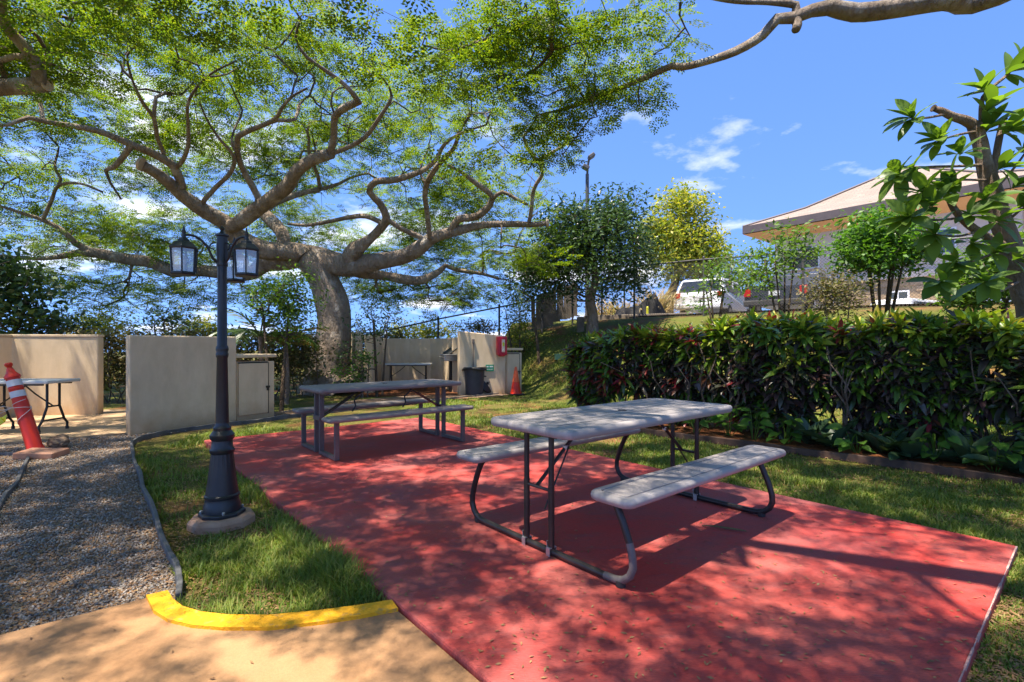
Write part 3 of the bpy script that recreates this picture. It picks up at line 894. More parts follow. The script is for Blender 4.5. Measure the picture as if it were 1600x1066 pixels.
def pod_leaves(name, tips, per, spread, size, mat, parent, rng, flat=.35, off=None):
    """feathery sprays around every twig tip"""
    N = len(tips) * per
    P = np.repeat(tips, per, 0) + rng.normal(0, 1, (N, 3)) * np.array([spread, spread, spread * .34])
    out = P - np.repeat(tips, per, 0)
    a = np.arctan2(out[:, 1], out[:, 0]) + rng.normal(0, .8, N)
    d = np.stack([np.cos(a), np.sin(a), rng.normal(-.18, .28, N)], -1)
    nr = np.stack([rng.normal(0, flat, N), rng.normal(0, flat, N), np.ones(N)], -1)
    R = frame(d, nr); S = size * rng.uniform(.75, 1.25, N) * np.clip(1 + .045 * (P[:, 1] - 9), .95, 1.35)
    Vs, Qs, b = [], [], 0
    pick = rng.integers(0, len(SPRAYS), N)
    for i, (T, TQ) in enumerate(SPRAYS):
        k = pick == i
        v, q = scatter(T, TQ, P[k], R[k], S[k])
        Vs.append(v); Qs.append(q + b); b += len(v)
    V = np.concatenate(Vs)
    if off is not None: V = V - np.array(off)
    o = np_mesh(name, V, np.concatenate(Qs), mat, parent)
    o['kind'] = 'stuff'
    return o

LEAF = np.array([(0, 0, 0), (.38, -.21, .05), (1, 0, -.06), (.38, .21, .05)]); LEAFQ = np.array([(0, 1, 2, 3)])
def plain_leaves(name, tips, per, spread, size, mat, parent, rng, width=1.0, flat=.7, off=None, droop=-.15):
    N = len(tips) * per
    P = np.repeat(tips, per, 0) + rng.normal(0, 1, (N, 3)) * np.array([spread, spread, spread * .8])
    d = rng.normal(0, 1, (N, 3)) * np.array([1, 1, .6]) + np.array([0, 0, droop])
    nr = rng.normal(0, flat, (N, 3)) + np.array([0, 0, 1.0])
    S = size * rng.uniform(.7, 1.3, N)
    v, q = scatter(LEAF, LEAFQ, P, frame(d, nr), np.stack([S, S * width, S], -1))
    if off is not None: v = v - np.array(off)
    o = np_mesh(name, v, q, mat, parent)
    o['kind'] = 'stuff'
    return o

def P4(px, py, Y, rpx):
    p = at(px, py, Y); return (p.x, p.y, p.z, rpx / F * Y)

def proj(p):
    p = np.asarray(p); return CX + F * p[:, 0] / p[:, 1], CY - F * (p[:, 2] - CH) / p[:, 1]

# --- the great spreading tree
loc = np.array((-4.75, 13.5, -.05))
T1 = Tree(11)
t1 = lambda L: [P4(*r) for r in L]
T1.chain([(-4.72, 13.5, -.25, 1.05)] + t1([(513, 606, 13.5, 50), (513, 585, 13.5, 34), (519, 545, 13.5, 27), (522, 500, 13.5, 24.5), (514, 460, 13.5, 24), (500, 425, 13.45, 23.5), (487, 406, 13.4, 22.5), (474, 397, 13.3, 18)]), .12)
T1.chain(t1([(478, 398, 13.35, 16.1), (450, 393, 13.2, 15.5), (420, 392, 13, 14.8), (392, 384, 12.8, 14.8), (368, 368, 12.6, 14.1), (354, 350, 12.4, 13.4)]), .14)
T1.chain(t1([(354, 350, 12.4, 12.1), (341, 342, 12.2, 11.4), (313, 326, 11.9, 10.8), (282, 303, 11.5, 10.1), (263, 284, 11.2, 9.4), (238, 267, 10.9, 8.4), (224, 259, 10.7, 7.7)]), .14)
T1.chain(t1([(285, 290, 11.4, 6.7), (270, 258, 11.1, 6.7), (251, 246, 10.9, 6.7), (226, 234, 10.6, 6), (205, 226, 10.4, 5.4), (180, 215, 10.2, 4.7), (150, 204, 10, 4.4), (112, 197, 9.8, 4), (75, 191, 9.6, 3.7), (45, 184, 9.4, 3.4), (12, 195, 9.2, 2.7), (-40, 200, 9, 2.4)]), .14)
T1.chain(t1([(205, 228, 10.4, 4.7), (192, 246, 10.5, 4.4), (178, 261, 10.6, 4), (165, 267, 10.7, 2.7), (172, 285, 10.8, 2), (190, 312, 11, 1.3)]), .14)
T1.chain(t1([(256, 240, 10.9, 3.4), (245, 212, 10.5, 3), (241, 185, 10.2, 2.9), (226, 165, 9.9, 2.7), (214, 143, 9.6, 2.4), (203, 113, 9.2, 2.2), (199, 86, 8.9, 1.8), (215, 70, 8.7, 1.3)]), .14)
T1.chain(t1([(276, 262, 11.1, 3.4), (286, 250, 10.9, 3.1), (294, 227, 10.6, 2.9), (294, 196, 10.3, 2.7), (293, 165, 9.9, 2.4), (305, 140, 9.6, 2), (330, 115, 9.3, 1.7), (370, 95, 9.1, 1.3)]), .14)
T1.chain(t1([(354, 352, 12.4, 11.4), (368, 352, 12.3, 10.8), (397, 330, 12.0, 10.8), (428, 307, 11.7, 10.4), (450, 290, 11.5, 10.1), (464, 268, 11.2, 9.7), (489, 250, 11, 9.1), (518, 240, 10.8, 8.1)]), .14)
T1.chain(t1([(516, 240, 10.8, 5.7), (522, 212, 10.5, 5.4), (523, 182, 10.2, 5.4), (543, 166, 10, 5.7), (560, 159, 9.9, 5.4), (552, 147, 9.7, 4), (530, 125, 9.4, 3.4), (505, 108, 9.1, 3), (478, 88, 8.8, 2.7), (462, 60, 8.5, 2.4), (470, 30, 8.2, 2)]), .14)
T1.chain(t1([(524, 238, 10.8, 4), (539, 233, 10.7, 3.7), (570, 215, 10.5, 3.4), (595, 181, 10.1, 2.9), (612, 150, 9.8, 2.4), (600, 125, 9.5, 2), (575, 98, 9.2, 1.8)]), .14)
T1.chain(t1([(404, 310, 12, 4.7), (393, 289, 11.8, 4.7), (378, 261, 11.5, 4.5), (371, 237, 11.2, 4.4), (372, 213, 10.9, 4), (385, 206, 10.8, 3.7), (427, 188, 10.5, 3.4), (440, 170, 10.2, 2.7), (455, 152, 10, 2.2), (480, 138, 9.8, 1.8)]), .14)
T1.chain(t1([(320, 312, 11.8, 3.4), (340, 290, 11.7, 3.4), (360, 270, 11.5, 3.1), (366, 245, 11.2, 2.7), (345, 220, 10.9, 2.2), (325, 190, 10.5, 1.8), (312, 160, 10.1, 1.5)]), .14)
T1.chain(t1([(437, 394, 13.1, 10.1), (443, 379, 13.2, 10.1), (440, 362, 13.4, 9.7), (424, 345, 13.6, 9.4), (412, 330, 13.8, 8.7), (428, 316, 14.1, 7.4), (447, 309, 14.4, 6), (480, 300, 14.8, 4), (515, 292, 15.2, 2.7)]), .14)
T1.chain(t1([(478, 402, 13.4, 14.1), (445, 409, 13.5, 13.4), (415, 412, 13.6, 12.1), (390, 428, 13.8, 10.8), (345, 426, 14, 10.1), (290, 421, 14, 9.4), (272, 424, 14, 9.7), (235, 410, 13.9, 8.7), (195, 405, 13.8, 8.1), (150, 396, 13.6, 8.1), (118, 396, 13.5, 5.4), (90, 402, 13.4, 4), (50, 404, 13.2, 3), (0, 400, 13, 2.4)]), .14)
T1.chain(t1([(145, 394, 13.6, 5.4), (118, 380, 13.4, 4.7), (100, 362, 13.2, 4), (70, 345, 13, 3.4), (40, 335, 12.8, 2.7), (0, 322, 12.5, 2)]), .14)
T1.chain(t1([(66, 346, 13, 2.7), (80, 315, 12.7, 2.7), (92, 290, 12.4, 2.3), (125, 287, 12.2, 2), (160, 300, 12, 1.6)]), .14)
T1.chain(t1([(488, 402, 13.4, 18.1), (520, 412, 13.4, 19.5), (552, 416, 13.4, 18.1), (584, 410, 13.3, 13.4), (627, 402, 13.2, 11.8), (655, 388, 13, 10.8), (676, 372, 12.9, 9.4), (711, 362, 12.8, 7.7), (753, 352, 12.6, 6), (796, 350, 12.5, 5), (832, 351, 12.4, 4.4), (855, 349, 12.3, 3.7)]), .14)
T1.chain(t1([(545, 405, 13.3, 13.4), (556, 390, 13.1, 12.8), (566, 383, 13, 10.1), (580, 372, 12.9, 7.4), (597, 354, 12.7, 7.1), (604, 340, 12.5, 6), (594, 318, 12.3, 5.4), (577, 300, 12.1, 5), (587, 284, 11.9, 5), (618, 281, 11.7, 4.7), (658, 268, 11.4, 4), (681, 250, 11.1, 3.4), (695, 225, 10.8, 2.9), (722, 208, 10.5, 2.4), (760, 195, 10.3, 1.7)]), .14)
T1.chain(t1([(604, 342, 12.5, 4), (625, 356, 12.6, 4), (650, 368, 12.8, 4), (672, 378, 13, 4)]), .14)
T1.chain(t1([(600, 350, 12.6, 4), (572, 338, 12.9, 3.7), (545, 340, 13.1, 3.4), (515, 346, 13.4, 3), (480, 352, 13.7, 2.7), (450, 350, 14, 2)]), .14)
T1.chain(t1([(672, 374, 12.8, 4), (667, 330, 12.3, 4), (664, 305, 12, 4.4), (668, 284, 11.7, 4.4), (684, 259, 11.4, 4), (709, 232, 11, 3.4), (718, 205, 10.7, 2.4), (735, 180, 10.4, 1.8)]), .14)
T1.chain(t1([(705, 362, 12.8, 6), (716, 343, 12.6, 6), (745, 338, 12.4, 5.7), (765, 321, 12.2, 5.4), (770, 309, 12.1, 4.7), (758, 296, 11.9, 4.7), (744, 287, 11.8, 4), (722, 270, 11.5, 2.7), (700, 258, 11.3, 2)]), .14)
T1.chain(t1([(768, 312, 12.1, 3.4), (785, 300, 12, 3), (805, 310, 12, 2.7), (825, 320, 12, 2)]), .14)
T1.chain(t1([(826, 350, 12.4, 3.4), (830, 330, 12.2, 3.2), (834, 296, 11.9, 3.2), (848, 270, 11.6, 3.1), (838, 250, 11.4, 3.1), (824, 231, 11.2, 2.9), (818, 214, 11, 2.5), (830, 198, 10.8, 2)]), .14)
T1.chain(t1([(840, 252, 11.4, 2.5), (863, 238, 11.3, 2.4), (884, 224, 11.2, 2.2), (888, 205, 11, 1.7)]), .14)
T1.chain(t1([(560, 425, 13.6, 9.4), (598, 431, 13.9, 7.4), (649, 439, 14.2, 6.7), (669, 434, 14.3, 6.4), (688, 423, 14.4, 4.7), (696, 415, 14.4, 3.7), (714, 422, 14.5, 3.4), (753, 428, 14.6, 2.7), (780, 436, 14.7, 2)]), .14)
rng = np.random.default_rng(5)
# crown: a broad flattish dome of leaf layers
A = rng.uniform([-17, 2.5, 0], [3.4, 23, 1], (5200, 3))
cx, cy_ = -5.6, 12.6
ex = np.where(A[:, 0] < cx, 11.0, 7.7); ey = np.where(A[:, 1] < cy_, 9.6, 9.4)
rn = np.hypot((A[:, 0] - cx) / ex, (A[:, 1] - cy_) / ey)
zt = 8.3 - 4.1 * rn ** 2.2
A[:, 2] = zt - (A[:, 2] ** 1.6) * (1.7 - .6 * rn) - .25 * np.sin(A[:, 0] * 1.4) * np.sin(A[:, 1] * 1.2)
px, py = proj(A)
ok = (rn < 1) & (A[:, 2] > 2.9)
# openings between the boughs
gap = np.sin(A[:, 0] * 1.15 + 1.3 * np.sin(A[:, 1] * .9)) * np.sin(A[:, 1] * 1.25 + .8 * np.sin(A[:, 0] * .8 + 1))
ok &= rng.random(len(A)) < np.clip(.52 - .60 * gap, .06, 1)
ok &= (A[:, 1] > 9.2) | (rng.random(len(A)) < .36)
ok &= ~((A[:, 0] > -1.8) & (A[:, 1] > 8.3) & (A[:, 1] < 14.5) & (rng.random(len(A)) < .62))
ok &= ~((px > 872) & (py > 170))
ok &= ~((px > 925) & (py > -60)) & ~((px > 860) & (py > 330))
ok &= ~((py > 455) & (px > 380) & (px < 640))
A = A[ok]
A = A[:1330]
# low hanging sprays at the back and sides
B = []
for (qx, qy, dz, n) in ((40, 420, 13.5, 8), (120, 440, 14, 10), (200, 450, 14.5, 12), (150, 465, 14, 8), (290, 445, 14.5, 8), (245, 470, 14.6, 7), (330, 465, 15, 7), (400, 455, 15, 6), (620, 455, 15, 7), (680, 450, 15, 12), (700, 472, 15, 8), (760, 445, 15, 12), (600, 470, 15.5, 5), (640, 395, 14.8, 7), (770, 400, 14, 9), (820, 380, 13.2, 8), (850, 410, 13.5, 7), (590, 440, 15, 6), (310, 395, 14.5, 8), (230, 370, 14, 10), (90, 375, 13.5, 9)):
    for _ in range(n):
        p = at(qx + rng.normal(0, 26), qy + rng.normal(0, 9), dz + rng.normal(0, .7)); B.append((p.x, p.y, p.z))
tips1 = T1.grow(np.vstack([A, np.array(B)]), .2, .08, .0085, 2.2)
r1 = thing('monkeypod_tree', 'huge spreading tree with thick leaning trunk behind the far picnic table', 'tree', loc)
T1.build(r1, M['bark'], M['twig'], .028, 16, .075, loc)
pod_leaves('crown', tips1, 6, .26, .34, M['lf_pod'], r1, rng, .38, loc)
for (px_, py_, Y_, rp, dr) in ((221, 257, 10.66, 11, (-.9, -.1, .3)), (856, 349, 12.3, 6, (1, -.2, 0)), (258, 290, 11.15, 0, (0, 0, 0))):
    if rp == 0: continue
    p = at(px_, py_, Y_); d = Vector(dr).normalized()
    mb = MB(); mb.tube([p - Vector(loc) - d * .03, p - Vector(loc) + d * .025], rp / F * Y_ * .96, 14); mb.build('cut_end', M['cutwood'], r1)

# holes cut in the unseen overhead crowns so pools of sun reach the ground
SUN_HOLES = [(-2.95, .95, .60), (-2.2, .55, .45), (-1.25, .85, .45), (.3, 1.4, .42)]
def closed(A):
    k_ = np.ones(len(A), bool)
    for x_, y_, r_ in SUN_HOLES: k_ &= np.hypot(A[:, 0] - x_, A[:, 1] - y_) > r_
    return k_
# --- its neighbour behind the camera on the right: only a limb and overhanging boughs reach into view
loc = np.array((6.2, -1.6, -.05))
T2 = Tree(23)
T2.chain([(6.2, -1.6, -.2, .62), (6.1, -1.5, .6, .45), (6.2, -1.1, 1.8, .38), (6.5, -.4, 3.0, .36), (6.6, .6, 4.2, .33), (6.6, 2.0, 5.0, .27)], .15)
T2.chain([(6.6, 2.0, 5.0, .26), (6.7, 3.6, 5.35, .22)] + t1([(1560, -8, 6.7, 14.6), (1480, 1, 6.8, 13.8), (1400, 13, 6.9, 13.3), (1335, 20, 7, 12.9), (1295, 12, 7, 12), (1268, 17, 7.05, 10.3), (1240, 28, 7.1, 9.5), (1214, 30, 7.1, 8.6), (1192, 55, 7.2, 7.3), (1150, 80, 7.3, 6.5), (1100, 97, 7.4, 5.6), (1066, 105, 7.5, 5.2), (1050, 103, 7.5, 4.7), (1000, 125, 7.7, 4), (950, 145, 7.8, 3.4), (890, 168, 8, 2.8), (840, 180, 8.2, 2.1)]), .13)
T2.chain(t1([(1242, 26, 7.1, 6.9), (1246, 38, 7.05, 6.5), (1243, 47, 7.0, 6)]), .05)
T2.chain(t1([(1244, 20, 7.1, 6.9), (1243, 8, 7.1, 6), (1200, 4, 7.05, 4.3), (1150, 2, 7, 4.3), (1090, -10, 6.9, 3.4), (1010, -40, 6.8, 3.4), (940, -60, 6.7, 3.1), (870, -40, 6.7, 4.3), (864, 0, 6.8, 4.7), (865, 30, 6.9, 4.3), (860, 62, 7, 3.9), (863, 80, 7.1, 3.1), (845, 101, 7.2, 2.6), (822, 120, 7.3, 1.9)]), .13)
T2.chain(t1([(865, 20, 6.85, 4.3), (823, 36, 6.9, 3.8), (793, 45, 7, 3.4), (755, 64, 7.1, 3.1), (703, 79, 7.3, 2.2), (660, 70, 7.5, 1.7)]), .13)
T2.chain(t1([(1090, -10, 6.9, 2.9), (1063, 4, 7, 2.8), (1029, 13, 7.1, 2.6), (995, 19, 7.2, 2.1), (955, 40, 7.3, 1.5)]), .13)
T2.chain([(6.5, -.3, 3.0, .26), (5.2, .2, 4.2, .22), (3.6, .5, 5.3, .18), (2.0, .9, 6.0, .13), (.6, 1.4, 6.3, .09), (-.8, 2.0, 6.5, .05)], .2)
T2.chain([(3.6, .5, 5.3, .14), (2.9, -.9, 5.9, .10), (1.6, -2.0, 6.3, .06)], .2)
T2.chain([(5.2, .2, 4.2, .18), (4.6, 1.3, 5.2, .14), (3.7, 2.4, 6.0, .10), (2.8, 3.6, 6.4, .06)], .2)
rng = np.random.default_rng(9)
B = []
for (qx, qy, dz, n) in ((1010, 30, 7.3, 9), (960, 60, 7.5, 10), (900, 60, 7.4, 16), (840, 70, 7.4, 16), (780, 60, 7.3, 16), (720, 70, 7.5, 14), (670, 50, 7.6, 10), (1020, 100, 7.6, 6), (980, 140, 7.7, 13), (940, 110, 7.7, 12), (1000, 165, 7.8, 7), (930, 180, 8, 12), (880, 150, 8, 12), (960, 205, 8, 6), (850, 200, 8.2, 9), (800, 130, 7.8, 10), (760, 110, 7.7, 8), (900, 215, 8.3, 6), (860, 20, 7, 12), (940, 10, 7, 10), (780, 10, 7, 10), (1050, 85, 7.6, 2)):
    for _ in range(n):
        if rng.random() > .5: continue
        ax_, ay_ = qx + rng.normal(0, 24), qy + rng.normal(0, 16)
        if ax_ > 885 and ay_ > 185: continue
        p = at(ax_, ay_, dz + rng.normal(0, .35)); B.append((p.x, p.y, p.z))
A = rng.uniform([-7.0, -4.5, 5.5], [6.5, 7.2, 6.5], (3000, 3))
px, py = proj(np.where(A[:, 1:2] > .3, A, [[0, 1, 9]]))
gap = np.sin(A[:, 0] * 4.1 + 1.3 * np.sin(A[:, 1] * 2.3)) * np.sin(A[:, 1] * 4.5 + 1.1 * np.sin(A[:, 0] * 2.7 + 1)) + .25 * np.sin(A[:, 0] * 1.1 + A[:, 1] * .7)  # clump pattern of the out-of-view crown, shaped to dapple the slab with sun
ok = (A[:, 1] < .3) | (py < -110)
ok &= np.hypot((A[:, 0] + .6) / 6.2, (A[:, 1] - 1.4) / 5.6) < 1
ok &= rng.random(len(A)) < np.where(gap < .10, 1.0, .0)
A = A[ok & closed(A)][:1150]
tips2 = T2.grow(np.vstack([np.array(B), A]), .2, .07, .0075, 2.25)
r2 = thing('monkeypod_tree', 'tree whose bare curving limb crosses the sky at the upper right', 'tree', loc)
T2.build(r2, M['bark'], M['twig'], .026, 14, .085, loc)
pod_leaves('crown', tips2, 7, .18, .33, M['lf_pod'], r2, rng, .45, loc)

# --- a third one to the left of the frame: a sawn stub and a few boughs show at the upper left
loc = np.array((-10.5, 4.6, -.05))
T3 = Tree(31)
T3.chain([(-10.5, 4.6, -.2, .6), (-10.4, 4.7, 1, .45), (-10.0, 5.0, 2.6, .38), (-9.2, 5.5, 4.0, .30), (-8.4, 6.2, 4.6, .22)] + t1([(-60, 142, 6.6, 13), (0, 137, 6.7, 12), (40, 134, 6.75, 12), (70, 131, 6.8, 11.5)]), .12)
T3.chain(t1([(61, 130, 6.75, 9), (60, 108, 6.7, 9), (49, 86, 6.6, 8.5), (28, 62, 6.5, 8), (10, 42, 6.4, 7.5), (4, 22, 6.3, 6), (5, 0, 6.2, 5), (0, -40, 6.1, 4)]), .1)
T3.chain(t1([(52, 92, 6.6, 5), (25, 88, 6.6, 4.5), (0, 95, 6.6, 4)]), .1)
T3.chain(t1([(62, 104, 6.7, 4), (76, 98, 6.75, 4), (74, 82, 6.7, 3.5), (60, 58, 6.6, 3), (45, 45, 6.5, 2.4)]), .1)
T3.chain([(-9.2, 5.5, 4.0, .12)] + t1([(-30, 150, 6.8, 5), (4, 190, 6.9, 5.5), (4, 235, 6.95, 6), (2, 280, 7, 5)]), .1)
rng = np.random.default_rng(13)
B = []
for (qx, qy, dz, n) in ((40, 20, 7, 8), (100, 25, 7.2, 8), (30, 70, 7, 6), (95, 120, 7.2, 8), (60, 60, 7.1, 5), (150, 30, 7.5, 9), (10, 110, 7, 5), (210, 20, 7.6, 8), (-20, 60, 6.8, 6), (10, 160, 7.2, 4)):
    for _ in range(n):
        p = at(qx + rng.normal(0, 20), qy + rng.normal(0, 14), dz + rng.normal(0, .3)); B.append((p.x, p.y, p.z))
A = rng.uniform([-11, 1.5, 5.0], [-3.2, 7.3, 7.0], (700, 3))
px, py = proj(A)
gap = np.sin(A[:, 0] * 1.7 + 1.2 * np.sin(A[:, 1] * 1.2)) * np.sin(A[:, 1] * 1.9 + .9 * np.sin(A[:, 0] * 1.1 + 1))
ok = ((py < -90) | (px < -80)) & (rng.random(len(A)) < np.clip(.55 - .5 * gap, .04, 1))
tips3 = T3.grow(np.vstack([np.array(B), A[ok & closed(A)][:200]]), .2, .06, .0075, 2.25)
r3 = thing('monkeypod_tree', 'tree at the upper left edge with a sawn limb stub', 'tree', loc)
T3.build(r3, M['bark'], M['twig'], .026, 14, .07, loc)
pod_leaves('crown', tips3, 6, .24, .33, M['lf_pod'], r3, rng, .45, loc)
p = at(72, 131, 6.8) - Vector(loc)
mb = MB(); mb.tube([p - Vector((.03, 0, 0)), p + Vector((.02, 0, 0))], .096, 14); mb.build('cut_end', M['cutwood'], r3)


# ------------------------------------------------------------------ beige barbecue enclosures
def wall_run(name, pts, h, th, parent, z0=-.12, mat=None, bev=.02):
    """a wall of even thickness along a run of plan points; h one height or one for each point"""
    pts = [Vector((p[0], p[1], 0)) for p in pts]; n = len(pts)
    hs = h if isinstance(h, (list, tuple)) else [h] * n
    mb = MB(); L = []; R = []
    for i, p in enumerate(pts):
        t = (pts[min(i + 1, n - 1)] - pts[max(i - 1, 0)]).normalized()
        a = (pts[i] - pts[i - 1]).normalized() if i else t
        q = Vector((-t.y, t.x, 0)); k = 1 / max(.5, abs(a.dot(t)))
        L.append(p + q * th / 2 * k); R.append(p - q * th / 2 * k)
    for i in range(n):
        mb.v += [(L[i].x, L[i].y, z0), (R[i].x, R[i].y, z0), (R[i].x, R[i].y, hs[i]), (L[i].x, L[i].y, hs[i])]
    for i in range(n - 1):
        a, b = 4 * i, 4 * (i + 1)
        mb.f += [(a, b, b + 3, a + 3), (b + 1, a + 1, a + 2, b + 2), (a + 3, b + 3, b + 2, a + 2), (a, a + 1, b + 1, b)]
    e = 4 * (n - 1)
    mb.f += [(3, 2, 1, 0), (e, e + 1, e + 2, e + 3)]
    return mb.build(name, mat or M['stucco'], parent, bevel=bev, seg=2)

root = thing('enclosure_wall', 'beige stucco corner wall behind the white folding table', 'wall')
wall_run('wall', [(-9.2, 6.2), (-8.8, 8.75), (-7.42, 9.0)], 1.36, .17, root)
wall_run('coping', [(-9.2, 6.2), (-8.8, 8.75), (-7.415, 9.0)], 1.405, .19, root, z0=1.362, bev=.008)

def cabinet(parent, a, b, h, back, door_from=.1, door_to=.78, latch=True, gapy=.0):
    """low storage cupboard between plan points a and b, reaching back"""
    a = Vector((a[0], a[1], 0)); b = Vector((b[0], b[1], 0)); d = (b - a); L = d.length; d.normalize()
    q = Vector((-d.y, d.x, 0)); rz = math.atan2(d.y, d.x)
    c = (a + b) / 2 + q * back / 2
    mb = MB(); mb.box((c.x, c.y, h / 2 - .06), (L, back, h - .12 + .12), rz); body = mb.build('cupboard', M['stucco'], parent, bevel=.015)
    mb = MB(); mb.box((c.x, c.y, h + .032), (L + .05, back + .07, .06), rz); mb.build('cupboard_top', M['stucco'], parent, bevel=.014)
    p0 = a + d * (L * door_from); p1 = a + d * (L * door_to); m = (p0 + p1) / 2 - q * .012
    mb = MB(); mb.box((m.x, m.y, h * .5 - .02), ((p1 - p0).length, .03, h * .86), rz)
    door = mb.build('cupboard_door', M['stucco'], parent, bevel=.004)
    mb = MB()
    s = p1 + d * .012 - q * .002; mb.box((s.x, s.y, h * .5 - .02), (.020, .02, h * .88), rz)
    s = m + Vector((0, 0, 0)); mb.box((s.x + q.x * .008, s.y + q.y * .008, h * .93 - .008), ((p1 - p0).length, .02, .022), rz)
    mb.build('door_gap', M['black'], door)
    if latch:
        s = p1 - d * .01 - q * .035
        mb = MB(); mb.box((s.x, s.y, h * .5), (.07, .02, .035), rz); mb.box((s.x, s.y, h * .5 - .04), (.035, .022, .05), rz); mb.build('latch', M['bronze'], door, bevel=.003)

root = thing('screen_wall', 'broad beige stucco panel with low cupboard behind the lamp post', 'wall', (-5.3, 7.1, 0))
lo = Vector((-5.3, 7.1, 0))
A0, A1, A2 = Vector((-5.40, 7.0, 0)) - lo, Vector((-4.56, 8.18, 0)) - lo, Vector((-4.20, 8.78, 0)) - lo
wall_run('wall', [A0, A1], 1.355, .16, root)
qd = (A1 - A0).normalized(); qn = Vector((-qd.y, qd.x, 0))
cabinet(root, A1 - qn * .03 + qd * .02, A2 - qn * .03, 1.0, .62, .04, .80)

root = thing('grill_enclosure', 'beige stucco enclosure with curved back wall beside the orange cone', 'wall', (-1.5, 13.5, -.04))
lo = Vector((-1.5, 13.5, 0))
def lp(px, Y): return Vector(((px - CX) / F * Y, Y, 0)) - lo
wall_run('wall', [lp(561, 13.6), lp(553, 15.0)], 1.62, .2, root)
wall_run('wall', [lp(576, 13.0), lp(590, 14.6)], 1.52, .22, root)
wall_run('back_wall', [lp(590, 14.75), lp(640, 14.95), lp(675, 14.9), lp(696, 14.55), lp(706, 14.0), lp(712, 13.3)], 1.46, .18, root)
wall_run('front_wall', [lp(716, 12.75), lp(788, 13.15)], [1.62, 1.50], .24, root)
fa, fb = lp(716, 12.75), lp(788, 13.15)
fd = (fb - fa).normalized(); fn = Vector((-fd.y, fd.x, 0))
ca = fb - fn * .08 + fd * .02
cabinet(root, ca, ca + fd * .47 + fn * .08, 1.12, .62, .05, .82)
mb = MB()
s = fa + fd * .36 - fn * .145
mb.tube([(s.x, s.y, .3), (s.x, s.y, 1.33)], .012, 6); mb.box((s.x, s.y, 1.36), (.055, .05, .10), math.atan2(fd.y, fd.x))
mb.build('conduit', M['taupe'], root)
face = lambda t, z, o: lo + fa + fd * t - fn * o + Vector((0, 0, z))
frz = math.atan2(fd.y, fd.x)

# red extinguisher cover on the wall
p = face(1.10, 1.18, .20)
root = thing('extinguisher_cover', 'red box with white label on the beige front wall', 'extinguisher box', p, frz)
mb = MB(); mb.box((0, 0, .02), (.25, .17, .48)); mb.lathe([(.10, -.215), (.085, -.25)], 12); mb.build('cover', M['red'], root, bevel=.035, seg=3)
mb = MB(); mb.box((.02, -.088, .02), (.085, .012, .33)); mb.build('label_panel', M['label_w'], root, bevel=.003)
mb = MB(); mb.tube([(-.09, -.09, .20), (-.09, -.10, -.17)], .014, 6); mb.tube([(.10, -.09, .20), (.10, -.10, -.17)], .014, 6); mb.build('rim', M['red'], root, True)
mb = MB(); mb.box((.02, -.0955, .06), (.05, .005, .10)); mb.build('emblem', M['tape'], root)
mb = MB(); mb.box((0, .095, .0), (.16, .05, .3)); mb.build('mount', M['steel'], root)

# green notice behind the bin
p = face(.80, .63, .14)
root = thing('notice_sign', 'small green notice with white lettering above the dark bin', 'sign', p, frz)
mb = MB(); mb.box((0, 0, 0), (.22, .006, .17)); board = mb.build('board', M['green_sign'], root, bevel=.002)
# two lines of white lettering, too small to read in the photograph
mb = MB()
for x_, w_ in ((-.072, .022), (-.044, .014), (.005, .020), (.030, .018), (.055, .020), (.078, .014)): mb.box((x_, -.0042, .035), (w_, .002, .034))
for x_, w_ in ((-.055, .05), (.0, .035), (.052, .045)): mb.box((x_, -.0042, -.035), (w_, .002, .012))
o_ = mb.build('lettering', M['sign_white'], root); o_['kind'] = 'stuff'

# bin and its lid
bl = gp(741, 614)
root = thing('rubbish_bin', 'dark grey round rubbish bin with overhanging liner by the front wall', 'bin', (bl.x, bl.y, -.035))
mb = MB(); mb.lathe([(.22, 0), (.225, .02), (.235, .2), (.255, .5), (.268, .66), (.275, .685)], 28, flute=.025, fl_rng=(.1, .55)); mb.build('body', M['bin'], root, True)
mb = MB()
n = 40
for j, (r, z) in enumerate([(.262, .70), (.300, .695), (.318, .675), (.312, .655)]):
    for k_ in range(n):
        a = 2 * math.pi * k_ / n
        mb.v.append((math.cos(a) * (r + .012 * math.sin(5 * a + j)), math.sin(a) * (r + .010 * math.sin(4 * a)), z + (.018 * math.sin(3 * a + .5) - .01 * j if j else 0)))
for j in range(3):
    for k_ in range(n): mb.f.append((j * n + k_, j * n + (k_ + 1) % n, (j + 1) * n + (k_ + 1) % n, (j + 1) * n + k_))
mb.build('liner', M['black'], root, True)
for s in (-1, 1):
    mb = MB(); mb.tube([(s * .255, -.05, .46), (s * .30, -.05, .455), (s * .30, .05, .455), (s * .255, .05, .46)], .014, 6); mb.build('handle', M['bin'], root, True)
p = bl + Vector((.30, .22, -.03))
root = thing('bin_lid', 'round black bin lid leaning on the wall beside the bin', 'lid', p, .5)
mb = MB(); mb.lathe([(.255, 0), (.265, .015), (.255, .035), (.20, .05), (.06, .062), (.05, .09), (.012, .092)], 28)
o = mb.build('disc', M['black'], root, True); o.rotation_euler = (math.radians(68), 0, .35); o.location = (0, 0, .25)
mb = MB(); mb.tube([(-.07, 0, .075), (-.05, 0, .11), (.05, 0, .11), (.07, 0, .075)], .011, 6); hd = mb.build('handle', M['black'], o, True)

